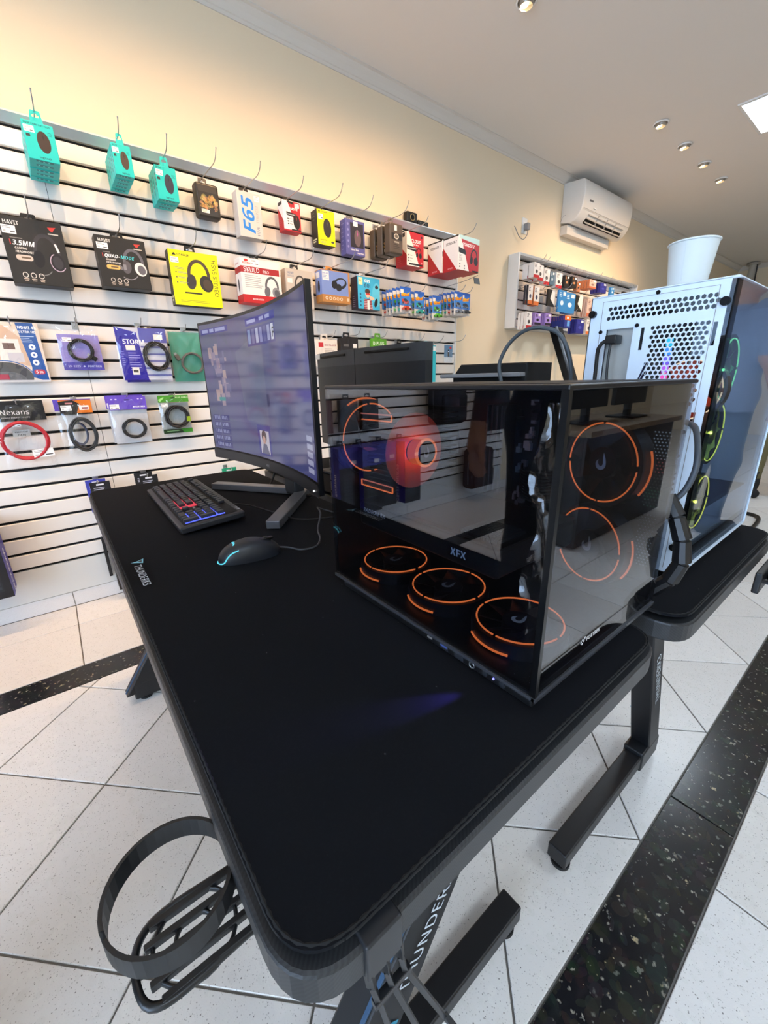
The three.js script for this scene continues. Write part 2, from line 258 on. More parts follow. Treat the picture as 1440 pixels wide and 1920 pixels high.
stack('mouse_box', [-0.402, -0.47], [1.89, 1.997], seq(0.045, 0.24, 5), tealFront('M170', 26, '#4a3a30'), tealPlain, 0x19c3bd, 'teal mouse box with a slim brown mouse, front of the middle teal stack', 'teal mouse box behind the front one in the middle teal stack', 'teal boxes behind in the middle stack');
stack('mouse_box', [-0.566, -0.652], [1.857, 1.984], seq(0.05, 0.18, 3), tealFront('M190', 26, '#2b3242'), tealPlain, 0x19c3bd, 'teal mouse box with a blue-black mouse, front of the rightmost teal stack', 'teal mouse box behind the front one in the rightmost teal stack', 'teal boxes behind in the rightmost stack');
hook(-0.171, 2.018, 0.235, 'bent wire hook through the leftmost teal mouse boxes', 0.04); hook(-0.436, 2.03, 0.215, 'bent wire hook through the middle teal mouse boxes', 0.035); hook(-0.609, 2.018, 0.21, 'bent wire hook through the rightmost teal mouse boxes', 0.04);
// -- smoky blister pack
const brownFront = print(256, 320, (g, w, h) => { R(g, 0, 0, w, h, '#3a342c'); R(g, 22, 14, w - 44, 70, '#4b4339'); for (let i = 0; i < 60; i++) Ell(g, 40 + rnd() * 176, 120 + rnd() * 130, 6 + rnd() * 26, 4 + rnd() * 14, `rgba(${190 + rnd() * 60 | 0},${150 + rnd() * 60 | 0},${70 + rnd() * 50 | 0},0.5)`, rnd() * 3); T(g, 'Spirit', 150, 196, 34, '#241c14', { a: 'center', rot: -0.05 }); R(g, 36, 250, 90, 34, '#ece6da'); Lines(g, 42, 256, 70, 3, 9, 4, '#9a8'); }, 0.25);
const brownBack = print(200, 256, (g, w, h) => { R(g, 0, 0, w, h, '#5a4c3f'); R(g, 20, 84, w - 40, 54, '#2b241e'); Ell(g, 96, 108, 38, 24, '#c9bfae'); Ell(g, 96, 108, 26, 15, '#6d655a'); R(g, 64, 18, 40, 44, '#f1ede6'); Lines(g, 40, 160, 110, 4, 16, 6, '#3a3028'); T(g, 'MAKING', 100, 156, 18, '#d8cfc0', { a: 'center' }); }, 0.3);
carton('blister_pack', 'smoky brown blister pack with gold picture between teal and white boxes', 'blister pack', { x: [0.06, 0.12], y: [1.842, 1.986], z: [-0.748, -0.857], front: brownFront, color: 0x3a342c, r: 0.012, tab: 0x6d675e, tabBack: true });
hook(-0.803, 2.02, 0.235, 'bent wire hook holding the brown blister pack', 0.035);
// -- F65 keyboard box
const f65 = print(300, 470, (g, w, h) => { R(g, 0, 0, w, h, '#cfcac4'); g.save(); g.translate(128, 442); g.rotate(-Math.PI / 2); T(g, 'F65', 0, 0, 205, '#2484e0', { w: 'bold italic', sx: 1.12 }); T(g, 'HIVE', 4, 112, 46, '#5a6482', { w: 'normal' }); T(g, '  TEMPEST', 112, 112, 46, '#a9a6a4', { w: 'normal' }); g.restore(); R(g, 216, 22, 66, 58, '#f4f2ee'); Lines(g, 222, 30, 50, 3, 14, 5, '#999'); });
carton('keyboard_box', 'pale grey keyboard box printed F65 in large blue letters', 'box', { x: [0.06, 0.12], y: [1.791, 1.991], z: [-0.944, -1.07], front: f65, color: 0xcfcac4, tab: 0x222222 });
hook(-1.007, 2.02, 0.235, 'bent wire hook holding the pale grey F65 box', 0.035);
// -- red white HASTE box
const haste = print(256, 360, (g, w, h) => { R(g, 0, 0, w, h, '#b8202e'); Poly(g, [[0, 0], [70, 0], [200, h - 20], [0, h - 20]], '#eee9e4'); Poly(g, [[60, 0], [150, 0], [160, 34], [72, 20]], '#15151a'); T(g, 'HASTE', 92, 84, 42, wt, { w: 'bold italic' }); Poly(g, [[46, 128], [186, 140], [192, 184], [52, 172]], '#1b1b1f'); T(g, 'GAMING MOUSE', 62, 156, 16, wt); R(g, 178, 14, 66, 52, '#f6f3ef'); Lines(g, 184, 22, 50, 3, 12, 4, '#999'); mouseArt(g, 192, 238, 88, '#18181b', '#a33'); for (let i = 0; i < 3; i++) Ell(g, 66, 212 + i * 30, 9, 9, '#333'); Lines(g, 84, 206, 60, 3, 30, 8, '#999'); R(g, 110, h - 34, 140, 18, '#1b1b1f'); });
const redSide = print(96, 360, (g, w, h) => { R(g, 0, 0, w, h, '#b8202e'); Poly(g, [[0, 0], [w, 0], [w, 250], [0, 60]], '#eee9e4'); R(g, 10, 10, 70, 40, '#24242a'); Lines(g, 12, 210, 50, 6, 22, 7, '#c34652'); });
carton('mouse_box', 'small red and white mouse box printed HASTE', 'box', { x: [0.07, 0.13], y: [1.855, 1.996], z: [-1.188, -1.291], front: haste, side: redSide, color: 0xb8202e, tab: 0x1a1a1a });
hook(-1.24, 2.02, 0.22, 'bent wire hook holding the red HASTE mouse box', 0.035);
// -- yellow mouse box
const yel = '#f4f200';
const cmouse = print(230, 360, (g, w, h) => { R(g, 0, 0, w, h, yel); Poly(g, [[14, 26], [30, 8], [46, 26]], '#222'); T(g, 'CORSAIR', 52, 20, 18, '#333'); sticker(g, 12, 44, 66, 56); mouseArt(g, 128, 180, 96, '#2a2826', '#555'); T(g, 'KATAR PRO', 26, h - 52, 17, '#333'); Lines(g, 26, h - 36, 90, 2, 12, 4, '#777'); Ell(g, 192, h - 42, 22, 12, '#444'); });
const blackSide = print(64, 256, (g, w, h) => { R(g, 0, 0, w, h, '#201f1d'); Lines(g, 14, 20, 30, 3, 24, 6, '#555'); Lines(g, 14, h - 46, 40, 2, 16, 10, '#cfc9a0'); });
carton('mouse_box', 'small yellow mouse box with black sides', 'box', { x: [0.06, 0.13], y: [1.822, 1.996], z: [-1.396, -1.511], front: cmouse, side: blackSide, color: 0x1f1e1c, tab: 0x1a1a1a });
hook(-1.453, 2.02, 0.25, 'bent wire hook holding the yellow mouse box', 0.04);
// -- purple mouse box
const pmouse = print(256, 340, (g, w, h) => { R(g, 0, 0, w, h, '#5a5b9c'); R(g, 62, 26, 176, 236, '#2b2836'); mouseArt(g, 160, 168, 82, '#6b5a60', '#b59'); R(g, 104, 12, 60, 46, '#f3f1ef'); for (let i = 0; i < 5; i++) Ell(g, 32, 46 + i * 54, 12, 12, '#8788c4'); T(g, 'VIPER PRO', 60, 288, 22, wt); T(g, 'FORTREK', 150, 316, 22, wt); });
const purpleSide = print(48, 256, (g, w, h) => { R(g, 0, 0, w, h, '#5a5b9c'); Lines(g, 10, 30, 26, 7, 30, 6, '#7f80bd'); });
carton('mouse_box', 'slate purple mouse box with a pink edged mouse picture', 'box', { x: [0.07, 0.13], y: [1.799, 1.984], z: [-1.585, -1.725], front: pmouse, side: purpleSide, color: 0x5a5b9c, tab: 0x77757c });
hook(-1.655, 2.01, 0.25, 'bent wire hook holding the slate purple mouse box', 0.04);
// -- three brown blister packs on one hook
for (let i = 0; i < 3; i++) { const x0 = 0.05 + i * 0.073; carton('blister_pack', ['rearmost of three brown blister packs on one hook', 'middle one of three brown blister packs on one hook', 'frontmost of three brown blister packs with white price label'][i], 'blister pack', { x: [x0, x0 + 0.058], y: [1.815 - i * 0.002, 1.978], z: [-1.82, -1.93], front: i === 2 ? brownBack : brownFront, color: 0x5a4c3f, r: 0.012, tab: 0x6d675e, tabBack: true, turn: 0.04 * (i - 1) }); }
hook(-1.875, 2.012, 0.3, 'long bent wire hook through the three brown blister packs', 0.04);
// -- red CLOUD box
const cloud = print(300, 380, (g, w, h) => { R(g, 0, 0, w, h, '#c3202c'); Poly(g, [[0, 0], [40, 0], [226, h], [0, h]], '#efebe6'); T(g, 'CLOUD', 66, 96, 54, wt, { w: 'bold italic' }); T(g, 'MIX BUDS', 110, 136, 22, wt); Poly(g, [[4, 150], [160, 164], [178, 210], [8, 198]], '#1b1b1f'); T(g, 'GAMING HEADSET', 14, 180, 17, wt); headset(g, 214, 220, 62, '#1b1b1e', '#2a2a2e', '#161618'); for (let i = 0; i < 3; i++) Ell(g, 34, 260 + i * 32, 10, 10, '#444'); Lines(g, 54, 256, 50, 3, 32, 8, '#aaa'); R(g, 40, h - 32, 240, 20, '#1b1b1f'); Ell(g, 262, 38, 13, 13, '#2a2023'); Ell(g, 264, 330, 11, 11, '#e8a0a4'); });
carton('headset_box', 'red and white headset box printed CLOUD', 'box', { x: [0.06, 0.17], y: [1.79, 1.985], z: [-2.033, -2.185], front: cloud, side: redSide, color: 0xc3202c, tab: 0x151515 });
hook(-2.109, 2.015, 0.23, 'bent wire hook holding the red CLOUD box', 0.03);
// -- two big STINGER boxes
const stinger = print(360, 340, (g, w, h) => { R(g, 0, 0, w, h, '#b4242c'); Poly(g, [[0, 0], [30, 0], [190, h], [0, h]], '#f0eeec'); Poly(g, [[0, 0], [w, 0], [w, 60], [30, 34]], '#bfe3e6'); T(g, 'STINGER 2', 60, 84, 42, wt, { w: 'bold italic' }); Poly(g, [[4, 118], [116, 134], [136, 184], [8, 170]], '#17171a'); headset(g, 270, 190, 84, '#1a1a1d', '#242428', '#151517'); Lines(g, 16, 190, 60, 6, 11, 4, '#999'); for (const [a, b] of [[30, 282], [30, 308], [110, 294], [110, 318]]) Ell(g, a, b, 10, 8, '#555'); R(g, 250, h - 16, 110, 16, '#17171a'); });
const stSide = print(240, 340, (g, w, h) => { R(g, 0, 0, w, h, '#b4242c'); Poly(g, [[0, 0], [w, 0], [w, h], [w - 18, h], [0, 90]], '#f0eeec'); T(g, 'STINGER 2', 40, 64, 34, '#2a2a2c', { w: 'bold italic' }); T(g, 'HYPERX', 76, h - 26, 22, '#e9b8bc', { w: 'bold italic' }); R(g, 0, 0, w, 14, '#222'); });
carton('headset_box', 'large red and white STINGER headset box at the front of the right end', 'box', { x: [0.18, 0.32], y: [1.778, 1.985], z: [-2.362, -2.577], front: stinger, side: stSide, color: 0xb4242c, cap: std(0x2a2a2c, 0.5) });
carton('headset_box', 'large red and white STINGER headset box behind the front one', 'box', { x: [0.035, 0.176], y: [1.783, 1.985], z: [-2.355, -2.57], front: stinger, side: stSide, color: 0xb4242c, cap: std(0x2a2a2c, 0.5) });
hook(-2.47, 2.01, 0.31, 'bent wire hook through the two STINGER boxes', 0.035);
{ const o = thing('price_tag_holder', 'small black price clip sticking out under the STINGER boxes', 'price clip', [0.03, 1.742, -2.56]); part('arm', tube([[0, 0, 0], [0.15, 0.004, 0], [0.3, 0.02, 0]], 0.002, 16, 6), M.chrome, o); const t = part('tag', rbx(-0.001, 0.002, -0.03, 0.012, -0.03, 0.03, 0.001), M.black, o); t.position.set(0.29, -0.005, 0); t.rotation.z = 0.25; }
// -- speaker cubes on the rail
{
  const o = thing('camera_box', 'small black camera with a round lens standing on the panel rail', 'camera', [0.005, 2.0875, -2.192]);
  part('body', rbx(0, 0.045, 0, 0.066, -0.048, 0.048, 0.012, 2), M.black, o); part('lens_ring', new THREE.TorusGeometry(0.019, 0.0022, 8, 30).rotateY(Math.PI / 2).translate(0.046, 0.032, 0), std(0xb9a877, 0.3, 0.7), o); part('lens', cyl(0.016, 0.003, 0.046, 0.032, 0, 'x', 24), M.blackGloss, o);
  const b = thing('webcam', 'low black webcam box lying on the rail beside the round camera', 'webcam', [0.005, 2.0875, -2.297]);
  part('body', rbx(0, 0.04, 0, 0.03, -0.049, 0.049, 0.004), M.black, b); part('lens', cyl(0.008, 0.003, 0.041, 0.015, -0.02, 'x', 18), std(0x33353a, 0.2), b); part('lens', cyl(0.003, 0.003, 0.041, 0.016, 0.025, 'x', 12), std(0x8a8d92, 0.3), b);
}
// -- second row
const red = '#d23b33';
function havit(title, accent, art) { return print(420, 450, (g, w, h) => { R(g, 0, 0, w, h, '#282624'); T(g, 'HAVIT', 24, 42, 36, '#e8e4de', { w: 'bold' }); sticker(g, 8, 62, 92, 56); Poly(g, [[w - 100, 40], [w - 40, 34], [w - 58, 52], [w - 70, 70], [w - 86, 62]], red); R(g, w - 104, 80, 72, 8, '#cfc6ba'); Lines(g, 48, 138, 90, 1, 10, 6, '#8a857f'); R(g, 40, 154, 7, 34, '#b33'); art(g, w, h); T(g, 'GAMING', 62, 206, 20, '#e2dcd4', { w: 'bold italic' }); T(g, 'HEADPHONE', 62, 230, 20, '#e2dcd4', { w: 'bold italic' }); g.fillStyle = accent; g.beginPath(); g.roundRect(58, 252, 114, 38, 19); g.fill(); R(g, 94, 264, 62, 12, '#6b5a48'); for (let i = 0; i < 3; i++) { Arc(g, 92 + i * 54, h - 62, 17, 17, 0, 7, 5, '#e0d8cf'); R(g, 74 + i * 54, h - 38, 36, 6, '#c9b7a6'); R(g, 78 + i * 54, h - 26, 28, 5, '#c9b7a6'); } }); }
const havit1 = havit('3.5MM', '#cbbcae', (g, w, h) => { headset(g, 280, 214, 130, '#39353a', '#1f1c20', '#18161a'); Arc(g, 342, 280, 52, 60, 0.5, 4.4, 6, '#c9b4c6'); Poly(g, [[340, 150], [356, 150], [372, 206], [356, 210]], '#efe9e4'); Arc(g, 210, 300, 90, 80, 0.6, 1.9, 7, '#777'); T(g, '3.5MM', 54, 172, 46, wt, { w: 'bold italic' }); });
const havit2 = havit('QUAD', '#e2b565', (g, w, h) => { headset(g, 296, 206, 126, '#66636a', '#e6e0dc', '#5b575c'); Arc(g, 240, 296, 80, 72, 0.5, 2.3, 7, '#9a979c'); Ell(g, 176, 266, 16, 24, '#77757a', -0.5); R(g, 200, 236, 26, 48, '#8b898e'); T(g, 'QUAD-', 54, 172, 40, wt, { w: 'bold italic' }); T(g, 'MODE', 186, 172, 40, '#4fd2d6', { w: 'bold italic' }); });
carton('headset_box', 'black headset box printed 3.5MM at the left edge', 'box', { x: [0.045, 0.12], y: [1.472, 1.708], z: [0.013, -0.184], front: havit1, color: 0x282624, tab: 0x1a1a1a });
carton('headset_box', 'black headset box printed QUAD-MODE with a white headset', 'box', { x: [0.05, 0.12], y: [1.493, 1.692], z: [-0.293, -0.486], front: havit2, color: 0x282624, tab: 0x151515 });
const hs55 = print(420, 450, (g, w, h) => { R(g, 0, 0, w, h, '#f6f400'); Poly(g, [[28, 44], [46, 22], [64, 44]], '#222'); T(g, 'CORSAIR', 70, 36, 24, '#333'); sticker(g, 12, 58, 66, 46); headset(g, 236, 190, 138, '#4d4136', '#33302e', '#3d3a38'); R(g, 96, 336, 150, 13, '#33302e'); Lines(g, 36, 138, 100, 2, 10, 4, '#777'); for (let i = 0; i < 3; i++) { Ell(g, 44, 178 + i * 42, 6, 6, '#555'); Lines(g, 60, 172 + i * 42, 80, 2, 9, 4, '#888'); } g.save(); g.translate(w - 44, 44); g.rotate(Math.PI / 2); T(g, 'HS55 STEREO', 0, 0, 52, '#33312a', { w: 'normal' }); g.restore(); Lines(g, 50, h - 46, 260, 2, 12, 5, '#a39f30'); });
carton('headset_box', 'bright yellow headset box printed HS55 STEREO', 'box', { x: [0.065, 0.12], y: [1.442, 1.681], z: [-0.58, -0.808], front: hs55, side: blackSide, color: 0x1f1e1c, tab: 0x1c1c1c });
const skuld = print(420, 400, (g, w, h) => { R(g, 0, 0, w, h, '#ece8e4'); T(g, 'REDRAGON', 24, 46, 24, '#c33'); Ell(g, 62, 22, 20, 12, '#c33'); sticker(g, 108, 8, 84, 52); R(g, 0, 74, w - 16, 56, '#a8262b'); T(g, 'SKULD', 28, 102, 56, '#fff', { w: 'normal' }); T(g, 'PRO', 226, 108, 36, '#fff', { w: 'normal' }); Lines(g, 34, 150, 190, 7, 17, 6, '#aaa'); headset(g, 314, 240, 104, '#5b5b60', '#8a8a8e', '#6b6b70'); R(g, 0, h - 74, w, 74, '#bf2226'); T(g, 'REDRAGON', 96, h - 36, 22, '#f6dada'); });
const skuldSide = print(110, 400, (g, w, h) => { R(g, 0, 0, w, h, '#ece8e4'); R(g, 0, 78, w, 54, '#a8262b'); R(g, 0, h - 74, w, 74, '#bf2226'); Ell(g, 50, 240, 12, 62, '#3a3b40'); T(g, 'SKULD', 20, 46, 20, '#a33'); });
carton('headset_box', 'white and red headset box printed SKULD PRO', 'box', { x: [0.06, 0.14], y: [1.478, 1.69], z: [-0.915, -1.137], front: skuld, side: skuldSide, color: 0xbf2226, cap: std(0x222, 0.5), tab: 0x1b1b1b });
const greyBox = print(340, 390, (g, w, h) => { R(g, 0, 0, w, h, '#c6bcb1'); T(g, 'HOME', 20, 40, 28, '#77809c'); T(g, 'OFFICE', 20, 70, 24, '#8d93a6'); R(g, 20, 96, 60, 44, '#efebe6'); Arc(g, 176, 160, 62, 94, Math.PI, 6.28, 18, '#4b4744'); R(g, 106, 160, 18, 110, '#4b4744'); R(g, 230, 160, 18, 110, '#4b4744'); Ell(g, 238, 292, 28, 50, '#3c3937'); Ell(g, 112, 290, 26, 46, '#4b4744'); for (let i = 0; i < 5; i++) R(g, 290, 80 + i * 26, 24, 14, '#aaa096'); });
carton('headset_box', 'plain taupe grey headset box half hidden by the curved monitor', 'box', { x: [0.06, 0.12], y: [1.478, 1.676], z: [-1.176, -1.348], front: greyBox, color: 0xc6bcb1, tab: 0x1b1b1b });
const philips = print(400, 350, (g, w, h) => { R(g, 0, 0, w, h, '#b98043'); R(g, 0, 8, w - 26, h - 92, '#7c93cf'); R(g, 12, 16, 92, 96, '#e6e4e6'); T(g, 'PHILIPS', 16, 40, 21, '#5a7ac0'); Lines(g, 18, 62, 70, 3, 14, 6, '#8aa0cc'); Ell(g, 258, 134, 96, 62, '#26262a', -0.25); Ell(g, 264, 124, 66, 38, '#7c93cf', -0.25); Ell(g, 176, 150, 40, 46, '#1c1c20', 0.2); Ell(g, 236, 178, 42, 40, '#202024'); for (let i = 0; i < 5; i++) Arc(g, 60 + i * 52, h - 46, 15, 15, 0, 7, 7, '#ecdcc6'); R(g, w - 50, h - 64, 34, 34, '#dcc2a0'); });
const philipsSide = print(120, 350, (g, w, h) => { R(g, 0, 0, w, h, '#b98043'); R(g, 0, 8, w, h - 92, '#7c93cf'); R(g, 16, 24, 70, 60, '#e6e4e6'); Ell(g, 64, 180, 20, 64, '#2a2a2e'); });
carton('headset_box', 'brown and blue headphone box with a kraft hanging tab', 'box', { x: [0.075, 0.15], y: [1.52, 1.693], z: [-1.389, -1.587], front: philips, side: philipsSide, color: 0xb98043, tab: 0xc98a45 });
const kids = print(340, 350, (g, w, h) => { R(g, 0, 0, w, h, '#3fb3dc'); Ell(g, 290, 180, 70, 130, '#5fc7e6'); R(g, 14, 10, 60, 78, '#f2e6b0'); T(g, '50', 22, 44, 30, '#c99a30'); T(g, 'KIDS', 94, 40, 42, '#fff'); T(g, 'GO!', 96, 92, 56, '#1f3f6b'); Ell(g, 290, 96, 26, 20, '#28292e'); Ell(g, 276, 270, 24, 50, '#23242a', 0.3); Ell(g, 150, 180, 36, 42, '#e8c3a6'); Ell(g, 148, 152, 40, 26, '#4a2d22'); R(g, 124, 174, 58, 16, '#c8382f'); Poly(g, [[100, 240], [196, 232], [226, 350], [84, 350]], '#a23a48'); for (let i = 0; i < 6; i++) { R(g, 92 + i * 22, 236, 6, 114, '#5d2433'); R(g, 92, 246 + i * 18, 130, 5, '#e0d4d4'); } R(g, 140, 250, 34, 100, '#f1edea'); Poly(g, [[176, 196], [250, 214], [252, 240], [186, 240]], '#e8c3a6'); for (let i = 0; i < 4; i++) Ell(g, 40, 190 + i * 40, 12, 12, '#2d5f86'); });
carton('headset_box', 'bright blue headphone box printed KIDS GO', 'box', { x: [0.075, 0.15], y: [1.503, 1.686], z: [-1.644, -1.818], front: kids, side: print(64, 256, (g, w, h) => { R(g, 0, 0, w, h, '#2c2435'); Lines(g, 14, 150, 34, 6, 16, 5, '#8a86a0'); }), color: 0x2c2435, tab: 0xd8dce0 });
[[-0.085, 1.722, 0.14, '3.5MM headset box'], [-0.39, 1.716, 0.14, 'QUAD-MODE headset box'], [-0.694, 1.706, 0.15, 'yellow HS55 box'], [-1.026, 1.714, 0.18, 'SKULD PRO box'], [-1.262, 1.702, 0.24, 'taupe grey headset box'], [-1.488, 1.718, 0.3, 'brown and blue headphone box'], [-1.731, 1.712, 0.29, 'KIDS GO headphone box']].forEach(([z, y, l, s]) => hook(z, y, l, 'bent wire hook holding the ' + s, 0.036));
// -- carded toy cars
{
  const cols = ['#c8452c', '#2aa79b', '#58b832', '#7f8b9c', '#39424f'];
  const fronts = cols.map((c, i) => print(190, 300, (g, w, h) => {
    R(g, 0, 0, w, h, '#2f6fd0'); Poly(g, [[0, 0], [w, 0], [w, 34], [60, 56], [0, 40]], '#2a62c4'); R(g, 10, 30, 54, 46, '#f3f1ee'); Poly(g, [[20, 84], [60, 66], [120, 74], [182, 48], [150, 92], [182, 104], [90, 116], [30, 112]], '#f2b51d'); T(g, 'Hot Wheels', 100, 92, 25, '#d12a1e', { a: 'center', w: 'bold italic', rot: -0.12 });
    Poly(g, [[0, 120], [w, 96], [w, 200], [0, 214]], '#3b86dd'); Ell(g, 96, 164, 66, 26, c, 0.15); Ell(g, 100, 150, 34, 16, '#2b3a4c', 0.15); Ell(g, 56, 182, 14, 14, '#1a1a1c'); Ell(g, 140, 186, 14, 14, '#1a1a1c'); R(g, 0, 216, w, 84, '#e9e6e2'); Ell(g, 100, 252, 60, 18, c); R(g, 0, 286, w, 14, '#dcd8d4');
  }));
  const cardG = at(new THREE.BoxGeometry(0.0012, 0.15, 0.098), 0, 0.075, 0), edge = std(0xd8d4cf, 0.6);
  const bl = new RoundedBoxGeometry(0.028, 0.05, 0.086, 2, 0.01), blM = phys(0xffffff, 0.05, { transmission: 1, thickness: 0 });
  const carBody = (() => { const s = new THREE.Shape(); s.moveTo(-0.034, 0); s.lineTo(0.034, 0); s.lineTo(0.035, 0.009); s.lineTo(0.018, 0.011); s.lineTo(0.008, 0.019); s.lineTo(-0.014, 0.019); s.lineTo(-0.024, 0.011); s.lineTo(-0.035, 0.009); s.closePath(); return at(new THREE.ExtrudeGeometry(s, { depth: 0.018, bevelEnabled: true, bevelSize: 0.001, bevelThickness: 0.001, bevelSegments: 1 }), 0, 0, -0.009).rotateY(Math.PI / 2); })();
  const wheelG = cyl(0.006, 0.004, 0, 0, 0, 'x', 12);
  const rows = [['A', -1.925, 1.482, 0.275, 6, 'toy hook beside the KIDS GO box', 0], ['B', -2.1, 1.481, 0.22, 3, 'second toy hook', 1], ['C', -2.232, 1.461, 0.26, 4, 'third toy hook', 2], ['D', -2.4, 1.5, 0.3, 5, 'fourth toy hook', 3], ['E', -2.535, 1.508, 0.25, 4, 'last toy hook', 4]];
  for (const [, z, y, xf, n, where, ci] of rows) {
    for (let i = 0; i < n; i++) {
      const front = i === 0, o = thing('toy_car_card', front ? `blue carded toy car, front of the ${where}` : `blue carded toy car behind the front one, ${where}`, 'toy car', [xf - i * 0.036, y + (rnd() - 0.5) * 0.006, z + (rnd() - 0.5) * 0.008], 0.06 + (rnd() - 0.5) * 0.06, front ? undefined : 'carded toy cars behind on the ' + where);
      const f = fronts[(ci + i) % 5]; part('card', cardG, [f, edge, edge, edge, edge, edge], o);
      const b = part('blister', bl, blM, o); b.position.set(0.015, 0.034, 0);
      const cm = std(cols[(ci + i) % 5], 0.3), car = part('car_body', carBody, cm, o); car.position.set(0.013, 0.018, 0);
      for (const s of [-1, 1]) { const w = part('wheel', wheelG, M.black, car); w.position.set(0.01, 0.002, s * 0.02); }
    }
    hook(z, y + 0.152, xf + 0.005, 'wire hook carrying the cards of the ' + where, 0.025);
  }
}
// ---------------------------------------------------------------- bagged cables
function sheet(w, h, bulge, amp, seed, nx = 14, ny = 16) { // crumpled film facing +x, base at y = 0
  const g = new THREE.PlaneGeometry(w, h, nx, ny), p = g.attributes.position;
  for (let i = 0; i < p.count; i++) { const a = p.getX(i) / w + 0.5, b = p.getY(i) / h + 0.5, e = Math.min(1, 6 * a, 6 * (1 - a), 6 * b, 6 * (1 - b)); p.setZ(i, bulge * Math.sqrt(Math.max(0, Math.sin(Math.PI * a) * Math.sin(Math.PI * b))) + amp * e * (Math.sin(a * 17 + seed) * Math.cos(b * 13 + seed * 2) + 0.7 * Math.sin(a * 31 + b * 27 + seed) + (rnd() - 0.5) * 0.9)); }
  g.rotateY(Math.PI / 2); g.translate(0, h / 2, 0); g.computeVertexNormals(); return g;
}
function coil(rx, ry, r, turns, spread, cy, x, wob = 0.0) { // loops of cable lying flat against the card
  const pts = [], n = turns * 18; for (let i = 0; i <= n; i++) { const a = i / 18 * Math.PI * 2, k = 1 + spread * Math.sin(i * 0.61) + wob * Math.sin(a * 2 + i * 0.03); pts.push([x + r * 1.6 * Math.sin(i * 0.37), cy + ry * k * Math.sin(a), -rx * k * Math.cos(a)]); } return tube(pts, r, n * 2, 6);
}
function bag(label, { x, y, z, card, header, film = M.film, cable, group, tags = [], turn = 0, bulge = 0.012, hang = 0x9aa0a8 }) {
  const w = z[0] - z[1], h = y[1] - y[0], o = thing('cable_bag', label, 'cable bag', [x, y[0], (z[0] + z[1]) / 2], turn, group);
  if (card) part('card', at(new THREE.BoxGeometry(0.001, card.h ?? h * 0.98, w * 0.97), 0, card.y ?? h * 0.49, 0), [card.m, card.m, card.m, card.m, card.m, card.m], o);
  part('film', sheet(w, h, bulge, 0.0034, label.length), film, o).position.x = 0.003;
  if (header) part('header', at(new THREE.BoxGeometry(0.003, header.h, w * (header.w ?? 1)), bulge * 0.4 + 0.002, h - header.h / 2, 0), [header.m, header.m, header.m, header.m, header.m, header.m], o);
  if (cable) { const list = cable.map((c) => coil(c.rx, c.ry, c.r, c.turns + 2, (c.spread ?? 0.04) * 1.5, c.y, c.x ?? bulge * 0.5 + 0.003, c.wob ?? 0).translate(0, 0, c.z ?? 0)); part('cable', merge(list), cable[0].m, o); }
  for (const t of tags) { const s = part('price_sticker', new THREE.BoxGeometry(0.0006, t.h, t.w), t.m ?? stickM, o); s.position.set(bulge + 0.0055, t.y, t.z); s.rotation.x = t.r ?? 0; }
  return o;
}
const stickM = print(128, 80, (g, w, h) => sticker(g, 0, 0, w, h));
const plug = (o, x, y, z, ang, m = M.black) => { const s = sub('plug', o, x, y, z); s.rotation.x = ang; part('grip', rbx(-0.005, 0.005, -0.018, 0.012, -0.01, 0.01, 0.003), m, s); part('contact', bx(-0.0025, 0.0025, 0.012, 0.022, -0.006, 0.006), M.chrome, s); };
